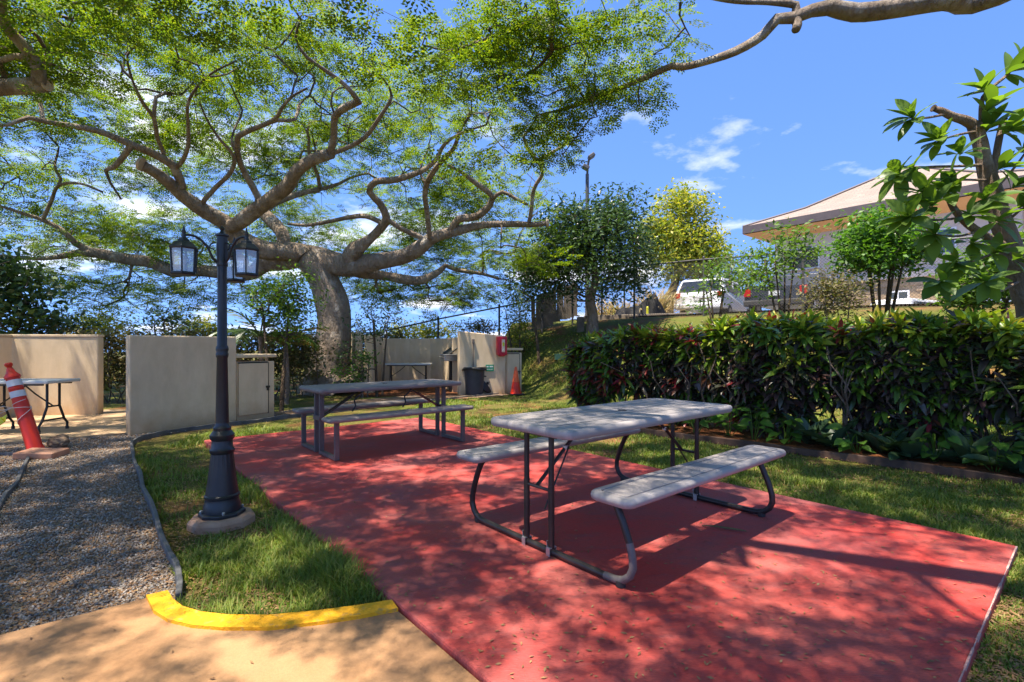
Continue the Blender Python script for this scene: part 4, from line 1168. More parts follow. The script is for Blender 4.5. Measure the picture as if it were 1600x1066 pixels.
# traffic cone
p = gp(806, 614)
root = thing('traffic_cone', 'orange traffic cone standing on the grass beside the low cupboard', 'cone', (p.x, p.y, float(H(p.x, p.y))))
mb = MB(); mb.box((0, 0, .02), (.37, .37, .035), .3); mb.build('base', M['black'], root, bevel=.01)
mb = MB(); mb.lathe([(.155, .038), (.150, .055), (.135, .06), (.088, .33)], 28); mb.build('cone', M['orange'], root, True)
mb = MB(); mb.lathe([(.0895, .33), (.060, .52)], 28); mb.build('collar', M['orange2'], root, True)
mb = MB(); mb.lathe([(.059, .52), (.030, .70), (.022, .715), (.018, .70)], 28); mb.build('tip', M['orange2'], root, True)

# pedestal grill inside
p = at(704, 540, 13.35); 
root = thing('pedestal_grill', 'black pedestal grill with tilted steel hood by the curved wall', 'grill', (p.x + .03, p.y, -.04), .4)
mb = MB(); mb.box((0, 0, .42), (.12, .12, .84)); mb.build('post', M['black'], root, bevel=.006)
mb = MB(); mb.prism([(-.24, -.2), (.24, -.2), (.24, .2), (-.24, .2)], .84, .98); mb.box((0, .0, 1.0), (.52, .44, .03)); mb.build('firebox', M['steel'], root, bevel=.01)
mb = MB(); mb.box((.02, .05, 1.14), (.46, .34, .03), m=Matrix.Rotation(-.6, 3, 'Y') @ Matrix.Rotation(.2, 3, 'X')); mb.build('hood', M['black'], root, bevel=.006)
mb = MB(); mb.tube([(-.24, -.2, .93), (-.36, -.26, .95), (-.36, -.1, .95), (-.24, -.06, .93)], .013, 6); mb.build('handle', M['steel'], root, True)

def folding_table(label, loc, rz, L, W, h=.74, group=None):
    root = thing('folding_table', label, 'table', loc, rz)
    mb = MB(); mb.box((0, 0, h - .022), (L, W, .044)); top = mb.build('tabletop', M['white_pl'], root, bevel=.014, seg=3)
    mb = MB()
    for s in (-1, 1): mb.box((0, s * (W / 2 - .05), h - .055), (L - .2, .03, .03))
    mb.build('apron', M['black'], root)
    for sx in (-1, 1):
        x = sx * (L / 2 - .16); xf = sx * (L / 2 - .05)
        for sy in (-1, 1):
            mb = MB(); mb.tube([(x, sy * .10, h - .05), (x, sy * .10, .36), (x, sy * (W / 2 - .1), .16), (x, sy * (W / 2 - .05), .10), (x, sy * (W / 2 - .05), .02)], .016, 8); lg = mb.build('leg', M['black'], root, True)
            mb = MB(); mb.lathe([(.021, 0), (.021, .04)], 8, (x, sy * (W / 2 - .05), 0)); mb.build('foot', M['rubber'], lg)
        mb = MB(); mb.tube([(x, -W / 2 + .1, .17), (x, W / 2 - .1, .17)], .013, 6); mb.build('crossbar', M['black'], root, True)
        mb = MB(); mb.tube([(x, -.1, .36), (x, .1, .36)], .012, 6); mb.build('crossbar', M['black'], root, True)
        mb = MB(); mb.tube([(x, 0, .36), (x - sx * .26, 0, h - .20), (x - sx * .42, 0, h - .06)], .010, 6); mb.build('brace', M['black'], root, True)
    return root
folding_table('white folding table leaving the frame behind the leaning orange post', (-6.98, 7.15, -.02), .03, 1.10, .56)
folding_table('white folding table inside the enclosure with the curved wall', (-2.92, 14.05, -.03), .06, 1.30, .55)


# ------------------------------------------------------------------ picnic tables
def rounded(hx, hy, r, n=6):
    pts = []
    for cx_, cy2, a0 in ((hx - r, hy - r, 0), (-hx + r, hy - r, 90), (-hx + r, -hy + r, 180), (hx - r, -hy + r, 270)):
        for k_ in range(n + 1):
            a = math.radians(a0 + 90 * k_ / n); pts.append((cx_ + r * math.cos(a), cy2 + r * math.sin(a)))
    return pts
def moulded(name, hx, hy, r, ztop, th, mat, parent, cy_off=0.0, groove=True):
    """blow-moulded top: rolled edge, a sunk line round the rim"""
    rings = [(-.012, -th), (0.0, -th + .010), (.004, -th * .45), (0, -.010), (-.008, -.002), (-.016, 0), (-.046, 0), (-.048, -.005), (-.056, -.005), (-.058, .0), (-.075, .0)]
    mb = MB(); m = 0
    for (o_, z) in rings:
        ring = rounded(hx + o_, hy + o_, max(.012, r + o_)); m = len(ring)
        mb.v += [(x, y + cy_off, ztop + z) for x, y in ring]
    for j in range(len(rings) - 1):
        for k_ in range(m): mb.f.append((j * m + k_, j * m + (k_ + 1) % m, (j + 1) * m + (k_ + 1) % m, (j + 1) * m + k_))
    mb.f.append(tuple(reversed(range(m)))); mb.f.append(tuple((len(rings) - 1) * m + k_ for k_ in range(m)))
    o = mb.build(name, mat, parent, True)
    if groove:
        g = MB(); b0 = 0
        for o_, z in ((-.0485, -.0030), (-.0558, -.0030)):
            ring = rounded(hx + o_, hy + o_, max(.012, r + o_)); g.v += [(x, y + cy_off, ztop + z) for x, y in ring]
        for k_ in range(m): g.f.append((k_, (k_ + 1) % m, m + (k_ + 1) % m, m + k_))
        g.build('rim_groove', M['groove'], o)
    return o
def plank_lines(top, hx, hy, z, n):
    mb = MB()
    for i in range(1, n):
        y = -hy + 2 * hy * i / n
        mb.box((0, y, z + .0006), (2 * hx, .0035, .0008))
    mb.build('plank_line', M['groove'], top)

ta = thing('picnic_table', 'light grey picnic table with curved tube legs nearest the camera', 'picnic table', (.770, 3.476, 0), .701, 'picnic tables on the red slab')
top = moulded('tabletop', .915, .36, .075, .757, .052, M['top_a'], ta)
plank_lines(top, .83, .275, .757, 6)
mb = MB(); mb.lathe([(.030, 0), (.030, .004), (.024, .006)], 16, (0, 0, .757)); mb.build('umbrella_plug', M['groove'], top)
for s in (-1, 1):
    moulded('bench', .915, .131, .06, .48, .046, M['top_a'], ta, s * .605)
for sx in (-1, 1):
    x = sx * .80
    prof = [(.545, .436), (.575, .40), (.612, .33), (.650, .24), (.672, .165), (.674, .115), (.655, .070), (.620, .040), (.575, .026), (.52, .022)]
    path = [(x, -y, z) for y, z in prof] + [(x, y, z) for y, z in reversed(prof)]
    mb = MB(); C = spline([(a, b, c, 0) for a, b, c in path], .05); mb.tube([tuple(c[:3]) for c in C], .0195, 12)
    fr = mb.build('leg_frame', M['bronze'], ta, True)
    for s in (-1, 1):
        mb = MB(); mb.lathe([(.0225, 0), (.026, .004), (.026, .03)], 10, (x, s * .60, 0)); mb.build('foot_pad', M['rubber'], fr)
        mb = MB(); mb.box((x, s * .55, .438), (.05, .09, .012)); mb.build('seat_plate', M['bronze'], fr)
        mb = MB(); mb.tube([(x, s * .106, .03), (x, s * .106, .40)], .0185, 12); mb.tube([(x, s * .106, .40), (x, s * .106, .706)], .0165, 12)
        pt = mb.build('post', M['bronze'], ta, True)
        mb = MB(); mb.box((x, s * .106, .046), (.052, .030, .006)); mb.box((x - .026, s * .106, .022), (.005, .03, .05)); mb.box((x + .026, s * .106, .022), (.005, .03, .05)); mb.box((x - sx * .0, s * .106 + .022, .062), (.03, .005, .034))
        mb.build('bracket', M['galv'], pt)
    mb = MB(); mb.tube([(x, -.15, .69), (x, .15, .69)], .016, 8); mb.build('top_bar', M['bronze'], ta, True)
    mb = MB(); mb.tube([(x, -.106, .37), (x, .106, .37)], .010, 8); mb.build('crossbar', M['bronze'], ta, True)
    mb = MB(); mb.tube([(x, .02, .37), (x - sx * .40, .02, .69)], .0115, 8); mb.tube([(x, -.05, .25), (x - sx * .26, -.0, .575)], .006, 6)
    br = mb.build('brace', M['bronze'], ta, True)
    mb = MB(); mb.lathe([(.018, -.012), (.018, .012)], 10, (x - sx * .25, .02, .57)); mb.build('brace_clip', M['galv'], br)
# the front foot bend has lost its paint
mb = MB()
prof = [(.652, .235), (.672, .165), (.674, .115), (.655, .070), (.620, .040), (.575, .026), (.50, .022)]
C = spline([(-.80, -y, z, 0) for y, z in prof], .03); mb.tube([tuple(c[:3]) for c in C], .0199, 12); mb.build('worn_bend', M['bronze_worn'], ta, True)

tb = thing('picnic_table', 'dark taupe picnic table with square tube legs in front of the tree', 'picnic table', (-1.56, 6.12, 0), .709, 'picnic tables on the red slab')
top = moulded('tabletop', .915, .35, .05, .745, .05, M['top_b'], tb)
mb = MB(); mb.lathe([(.030, 0), (.030, .004), (.024, .006)], 16, (0, 0, .745)); mb.build('umbrella_plug', M['groove'], top)
for s in (-1, 1):
    moulded('bench', .915, .128, .045, .455, .045, M['top_b'], tb, s * .49)
for sx in (-1, 1):
    x = sx * .80
    for s in (-1, 1):
        mb = MB(); mb.box((x, s * .075, .35), (.05, .036, .69)); pt = mb.build('post', M['taupe'], tb, bevel=.004)
        mb = MB(); mb.box((x, s * .515, .21), (.05, .036, .405)); mb.build('leg', M['taupe'], tb, bevel=.004)
        mb = MB(); mb.box((x, s * .295, .026), (.048, .402, .036)); mb.build('foot_rail', M['taupe'], tb, bevel=.004)
    mb = MB(); mb.box((x + sx * .012, 0, .40), (.044, .20, .05)); mb.build('crossbar', M['taupe'], tb, bevel=.003)
    mb = MB(); mb.box((x, 0, .682), (.046, .5, .03)); mb.build('top_bar', M['taupe'], tb, bevel=.003)
    mb = MB(); mb.bar((x, .03, .39), (x - sx * .50, .03, .69), .03, .014); mb.bar((x, -.03, .39), (x - sx * .36, -.03, .61), .022, .010); mb.build('brace', M['bronze'], tb)
for x0, s in ((-.42, 1), (.20, 1)):
    mb = MB(); C = spline([(x0, -.30, .70, 0), (x0 - .03, -.31, .66, 0), (x0 - .10, -.31, .60, 0), (x0 - .09, -.32, .54, 0), (x0 - .13, -.32, .48, 0)], .03); mb.tube([tuple(c[:3]) for c in C], .009, 5); mb.build('strap', M['strap'], tb, True)

# fallen twig between the table and the slab edge
p = gp(1130, 828)
mb = MB()
C = spline([(-.12, .05, .010, .004), (-.05, .03, .014, .006), (.03, 0, .012, .007), (.09, -.03, .012, .006), (.13, -.05, .010, .003)], .02)
mb.tube([tuple(c[:3]) for c in C], [float(max(.002, c[3])) for c in C], 7)
o = mb.build('fallen_twig', pmat('dry olive pod', (.10, .085, .03), (.16, .12, .05), 12, .8, .3, .002), smooth_=True); o.location = (p.x, p.y, 0)
tag(o, 'thin dry twig lying on the red slab beside the near table', 'twig')


# ------------------------------------------------------------------ lamp post with three lanterns
bp = Vector((-2.07, 3.56, 0))
lamp = thing('lamp_post', 'black lamp post with three lanterns on a small footing', 'lamp post', bp)
mb = MB(); mb.lathe([(.22, -.12), (.215, -.02), (.195, .005), (.05, .010)], 9, ph=.3); mb.build('footing', M['concrete_red'], lamp, bevel=.015)
mb = MB(); mb.lathe([(.150, .008), (.150, .030), (.138, .036)], 8, ph=math.pi / 8); base = mb.build('base_plate', M['iron'], lamp, bevel=.004)
for a in (.6, 2.2, 3.7, 5.3):
    mb = MB(); mb.lathe([(.011, .034), (.011, .05), (.006, .054)], 6, (.128 * math.cos(a), .128 * math.sin(a), 0)); mb.build('bolt', M['galv'], base)
mb = MB()
mb.lathe([(.118, .036), (.116, .085), (.108, .10), (.106, .128), (.113, .136), (.113, .150), (.104, .158), (.088, .29), (.072, .44), (.078, .452), (.080, .470), (.070, .482), (.066, .535), (.077, .548), (.079, .575), (.068, .590), (.056, .605), (.058, .625), (.046, .640), (.043, .66)], 36, flute=.055, fl_rng=(.16, .45))
mb.build('pedestal', M['iron'], lamp, True)
mb = MB(); mb.lathe([(.043, .655), (.0345, 1.12), (.039, 1.13), (.041, 1.15), (.036, 1.163), (.041, 1.18), (.039, 1.20), (.032, 1.212), (.0295, 1.78)], 32, flute=.08, fl_rng=(.70, 1.10)); mb.build('shaft', M['iron'], lamp, True)
mb = MB(); mb.lathe([(.034, 1.775), (.038, 1.79), (.034, 1.80), (.038, 1.90), (.034, 1.985), (.045, 1.99), (.045, 2.0), (.02, 2.012), (.010, 2.03), (.017, 2.045), (.008, 2.06)], 24); mb.build('cap', M['iron'], lamp, True)
def lantern(ang):
    c, s = math.cos(ang), math.sin(ang)
    mb = MB()
    C = spline([(.03 * c, .03 * s, 1.80, 0), (.06 * c, .06 * s, 1.83, 0), (.09 * c, .09 * s, 1.90, 0), (.14 * c, .14 * s, 1.955, 0), (.19 * c, .19 * s, 1.972, 0), (.23 * c, .23 * s, 1.965, 0)], .02)
    mb.tube([tuple(q[:3]) for q in C], .0085, 8)
    C = spline([(.04 * c, .04 * s, 1.94, 0), (.07 * c, .07 * s, 1.925, 0), (.075 * c, .075 * s, 1.90, 0), (.05 * c, .05 * s, 1.89, 0)], .012)
    mb.tube([tuple(q[:3]) for q in C], .005, 6)
    mb.build('arm', M['iron'], lamp, True)
    L = link(bpy.data.objects.new('lantern', None)); L.parent = lamp; L.location = (.23 * c, .23 * s, 1.70); L.rotation_euler = (0, 0, ang + .26); L.scale = (.92, .92, .92)
    mb = MB(); mb.lathe([(.098, .182), (.102, .192), (.096, .200), (.060, .235), (.045, .240), (.040, .256), (.018, .268), (.013, .30), (.017, .315), (.010, .33), (.005, .36)], 6); mb.build('roof', M['iron'], L, bevel=.002)
    mb = MB(); mb.lathe([(.040, -.012), (.085, -.010), (.090, 0), (.086, .012), (.078, .014)], 6); mb.build('floor', M['iron'], L)
    for k_ in range(6):
        a0, a1 = math.pi / 3 * k_, math.pi / 3 * (k_ + 1)
        mb = MB(); mb.bar((.080 * math.cos(a0), .080 * math.sin(a0), .010), (.090 * math.cos(a0), .090 * math.sin(a0), .186), .010, .010); mb.build('frame_bar', M['iron'], L)
        q0 = Vector((.076 * math.cos(a0), .076 * math.sin(a0), .014)); q1 = Vector((.076 * math.cos(a1), .076 * math.sin(a1), .014))
        w0 = Vector((.086 * math.cos(a0), .086 * math.sin(a0), .182)); w1 = Vector((.086 * math.cos(a1), .086 * math.sin(a1), .182))
        mb = MB(); mb.add([q0, q1, w1, w0], [(0, 1, 2, 3)]); pn = mb.build('pane', M['pane'], L)
    mb = MB(); mb.lathe([(.011, .01), (.011, .075), (.014, .08), (.016, .10), (.009, .13), (.002, .14)], 10); mb.build('bulb', M['bulb'], L, True)
for a in (100, -20, 220): lantern(math.radians(a))


# ------------------------------------------------------------------ path edging, leaning post, paver, rock
def strip(name, pts, h, w, mat, label, cat):
    mb = MB()
    C = spline([(p.x, p.y, p.z, 0) for p in pts], .12); n = len(C)
    for i in range(n):
        t = C[min(i + 1, n - 1), :2] - C[max(i - 1, 0), :2]; t /= np.linalg.norm(t) + 1e-9
        nx_, ny_ = -t[1] * w / 2, t[0] * w / 2; x, y, z = C[i, :3]; zt_ = z + h + .006 * math.sin(i * .9) + .004 * math.sin(i * 2.3)
        wob = .006 * math.sin(i * .6)
        mb.v += [(x - nx_, y - ny_, z - .05), (x + nx_, y + ny_, z - .05), (x + nx_ + wob, y + ny_ + wob, zt_), (x - nx_ + wob, y - ny_ + wob, zt_)]
    for i in range(n - 1):
        a, b = 4 * i, 4 * i + 4
        mb.f += [(a + 1, b + 1, b + 2, a + 2), (b, a, a + 3, b + 3), (a + 3, a + 2, b + 2, b + 3)]
    mb.f += [(0, 1, 2, 3), (4 * n - 1, 4 * n - 2, 4 * n - 3, 4 * n - 4)]
    return tag(mb.build(name, mat, bevel=.006), label, cat)
strip('garden_edging', edge_r, .055, .028, M['edging'], 'black plastic edging between gravel path and lawn', 'edging')
strip('garden_edging', [gp(-30, 840, -.05), gp(0, 795, -.05), (gp(25, 757, -.05)), gp(40, 730, -.05), gp(42, 716, -.05), gp(20, 713, -.05), gp(-30, 712, -.05)], .045, .028, M['edging'], 'looped black edging at the left edge near the leaning post', 'edging')
strip('bed_border', [dt(edge_d(t), t, .0) for t in np.linspace(-4.4, 4.55, 40)], .03, .05, M['timber'], 'dark brown border along the foot of the croton hedge', 'border')
strip('bed_border', [gp(470, 646, -.05), gp(560, 637, -.05), gp(640, 630, -.05), gp(760, 617.5, -.05), gp(793, 614, -.05)], .035, .05, M['wood_g'], 'low grey board edging in front of the dark bin', 'border')

p = gp(56, 699)
root = thing('marker_post', 'leaning orange tube post with two white bands by the gravel path', 'marker post', (p.x, p.y, -.04))
root.rotation_euler = (math.radians(-3), math.radians(-17), .2)
mb = MB(); mb.lathe([(.088, -.02), (.086, .02), (.075, .06), (.070, .62)], 24); mb.build('tube', M['orange'], root, True)
mb = MB(); mb.lathe([(.0705, .62), (.068, .62), (.066, .76), (.070, .772), (.067, .78), (.064, .90), (.074, .905), (.074, .93), (.045, .97), (.030, 1.02), (.022, 1.035), (.034, 1.055), (.038, 1.075), (.030, 1.09)], 24); mb.build('head', M['orange'], root, True)
for z0, z1 in ((.665, .74), (.80, .875)):
    mb = MB(); mb.lathe([(.0715, z0), (.0700, z1)], 24); mb.build('reflective_band', M['reflect'], root, True)
mb = MB()
for ph, z0, z1 in ((0, .52, .62), (1.2, .60, .50), (2.4, .30, .60)):
    C = [((.078) * math.cos(ph + k_ * .5), .078 * math.sin(ph + k_ * .5), z0 + (z1 - z0) * k_ / 12) for k_ in range(13)]
    mb.tube(C, .0035, 5)
mb.tube([(-.07, -.04, .56), (-.13, -.08, .60), (-.20, -.08, .59), (-.16, -.06, .56), (-.08, -.05, .56)], .0035, 5)
mb.tube([(-.07, -.04, .56), (-.3, -.1, .50), (-.6, -.15, .50)], .003, 5)
mb.build('cord', M['white_pl'], root, True)
mb = MB(); mb.add([(-.12, -.07, .50), (-.36, -.12, .40), (-.38, -.10, .30), (-.30, -.13, .34), (-.14, -.09, .42)], [(0, 1, 2, 3, 4)])
mb.box((-.25, -.11, .41), (.22, .018, .07), m=Matrix.Rotation(-.35, 3, 'Y')); mb.build('tape_flag', M['tape'], root)
p = gp(68, 708)
o = MB().box((0, 0, 0), (.40, .26, .07)).build('paver', M['paver'], bevel=.012); o.location = (p.x, p.y - .02, .0); o.rotation_euler = (.04, .03, .12)
tag(o, 'flat reddish paver lying at the foot of the leaning post', 'paver')
p = gp(79, 698)
V0, F0 = ico()
bm = bmesh.new(); bmesh.ops.create_icosphere(bm, subdivisions=3, radius=1)
for v in bm.verts:
    n_ = v.co.copy(); v.co *= 1 + .18 * math.sin(4 * n_.x + 1) * math.sin(3 * n_.y) + .10 * math.sin(9 * n_.z + 5 * n_.x) + .06 * math.sin(17 * n_.y + 3 * n_.z)
    v.co = Vector((v.co.x * .105, v.co.y * .085, v.co.z * .085))
me = bpy.data.meshes.new('rock'); bm.to_mesh(me); bm.free(); me.materials.append(M['rock'])
o = link(bpy.data.objects.new('rock', me)); o.location = (p.x, p.y + .12, .03)
tag(o, 'rough brown rock behind the reddish paver', 'rock')


# ------------------------------------------------------------------ building up the bank
ub = Vector((.64, -.768, 0)); vb = Vector((.764, .645, 0))
E0 = Vector((13.9, 30.0, 0))
def hip_block(root, org, su, sv, z_eave, z_peak, wall_in, z_wall, ridge=0.0):
    P = lambda u, v, z: org + ub * u + vb * v + Vector((0, 0, z))
    # roof: shallow skirt, then a steeper top
    m = .42; zm = z_eave + (z_peak - z_eave) * .34
    hv = min(su, sv) / 2
    c0 = [P(0, 0, z_eave + .04), P(su, 0, z_eave + .04), P(su, sv, z_eave + .04), P(0, sv, z_eave + .04)]
    k = hv * m
    c1 = [P(k, k, zm), P(su - k, k, zm), P(su - k, sv - k, zm), P(k, sv - k, zm)]
    rl = max(su - 2 * hv, .6)
    c2 = [P(su / 2 - rl / 2, sv / 2, z_peak), P(su / 2 + rl / 2, sv / 2, z_peak)]
    V = c0 + c1 + c2
    Fs = [(0, 1, 5, 4), (1, 2, 6, 5), (2, 3, 7, 6), (3, 0, 4, 7), (4, 5, 9, 8), (5, 6, 9), (6, 7, 8, 9), (7, 4, 8)]
    mb = MB(); mb.add(V, Fs); rf = mb.build('roof', M['roof'], root)
    me = rf.data; uvl = me.uv_layers.new(name='uv')
    for pl in me.polygons:
        a = me.vertices[pl.vertices[0]].co; b = me.vertices[pl.vertices[1]].co
        ex = (b - a).normalized(); ey = pl.normal.cross(ex)
        for li_ in pl.loop_indices:
            co = me.vertices[me.loops[li_].vertex_index].co - a
            uvl.data[li_].uv = (co.dot(ex), co.dot(ey))
    # ridge caps along the hips
    mb = MB()
    for i in range(4):
        mb.tube([c0[i] + Vector((0, 0, .03)), c1[i] + Vector((0, 0, .04)), (c2[0] if i in (0, 3) else c2[1]) + Vector((0, 0, .04))], .07, 6)
    mb.build('hip_cap', M['roof'], rf)
    for i in range(4):
        a, b = c0[i], c0[(i + 1) % 4]
        mb = MB(); mb.bar(a - Vector((0, 0, .20)), b - Vector((0, 0, .20)), .06, .44); mb.build('fascia', M['fascia'], root)
    z_s = z_eave - .42
    w = [P(wall_in, wall_in, 0), P(su - wall_in, wall_in, 0), P(su - wall_in, sv - wall_in, 0), P(wall_in, sv - wall_in, 0)]
    zs2 = z_eave - .75
    S = [Vector((p.x, p.y, z_s)) for p in c0] + [Vector((p.x, p.y, zs2)) for p in w]
    mb = MB(); mb.add(S, [(1, 0, 4, 5), (2, 1, 5, 6), (3, 2, 6, 7), (0, 3, 7, 4)]); mb.build('soffit', M['soffit'], root)
    mb = MB(); mb.prism([(p.x, p.y) for p in w], z_wall, zs2 + .3); mb.build('wall', M['mauve'], root)
    return w, zs2
bl_root = thing('apartment_building', 'pale stucco building with brown hipped roof and orange soffits', 'building')
w, zs = hip_block(bl_root, E0, 13, 12, 8.3, 11.4, 1.3, 4.9)
w2, zs2 = hip_block(bl_root, E0 + ub * 13.5 + vb * 2.0, 13, 12, 8.9, 12.0, 1.3, 4.9)
# stone-faced lower storey: separate stones
lowb = [w[0], w[1]]
mb = MB(); mb.prism([(p.x, p.y) for p in (w[0], w[1], w[2], w[3])], 1.0, 4.6); mb.build('lower_wall', M['stone'], bl_root)
mb = MB(); mb.prism([(p.x, p.y) for p in (w2[0], w2[1], w2[2], w2[3])], .6, 4.6); mb.build('lower_wall', M['stone'], bl_root)
for ww in (w, w2):
    mb = MB(); mb.bar(Vector((ww[0].x, ww[0].y, 4.75)) - vb * .06 - ub * .1, Vector((ww[1].x, ww[1].y, 4.75)) - vb * .06 + ub * .1, .24, .30); mb.build('belt_course', M['mauve'], bl_root)
def window(parent, base, u, z, wd, ht):
    p = base + ub * u - vb * .015 + Vector((0, 0, z)); rz = math.atan2(ub.y, ub.x)
    mb = MB(); mb.box(p, (wd + .16, .08, ht + .16), rz); fr = mb.build('window', M['car_white'], parent, bevel=.01)
    mb = MB(); mb.box(p - vb * .035, (wd, .03, ht), rz); mb.build('pane', M['win_glass'], fr)
    mb = MB(); mb.box(p - vb * .055, (.05, .02, ht), rz); mb.build('mullion', M['car_white'], fr)
    mb = MB(); mb.box(p - vb * .07 - Vector((0, 0, ht / 2 + .09)), (wd + .24, .14, .05), rz); mb.build('sill', M['mauve'], fr)
for u in (1.6, 4.4, 7.4): window(bl_root, w[0], u, 6.2, 1.5, 1.1)
for u in (2.0, 5.2, 8.2): window(bl_root, w2[0], u, 6.5, 1.5, 1.1)
window(bl_root, w[0], 6.0, 3.55, .75, .7); window(bl_root, w[0], 8.6, 3.55, .75, .7); window(bl_root, w2[0], 3.0, 3.3, .8, .7)
# stones proud of the lower wall where they can be told apart
sv = []
rng_ = random.Random(3)
stone_mesh = []
for k_ in range(4):
    mb = MB(); mb.box((0, 0, 0), (1, .06, 1)); o_ = mb.build('stone', M['stone2'] if k_ % 2 else M['stone'], bl_root, bevel=.03); stone_mesh.append(o_)
cnt = 0
for row in range(8):
    u = .1 + (row % 2) * .2
    while u < 9.6 and cnt < 150:
        L_ = rng_.uniform(.4, .75)
        if u + L_ > 10.3: break
        z = 2.3 + row * .29
        if not (abs(u + L_ / 2 - 6.0) < .85 and abs(z - 3.55) < .6) and not (abs(u + L_ / 2 - 8.6) < .85 and abs(z - 3.55) < .6) and u > 1.0:
            o_ = stone_mesh[cnt % 4] if cnt < 4 else link(stone_mesh[rng_.randrange(4)].copy())
            o_.parent = bl_root
            o_.location = w[0] + ub * (u + L_ / 2) - vb * rng_.uniform(.005, .03) + Vector((0, 0, z))
            o_.rotation_euler = (0, 0, math.atan2(ub.y, ub.x)); o_.scale = (L_ - .04, 1, .25); cnt += 1
        u += L_


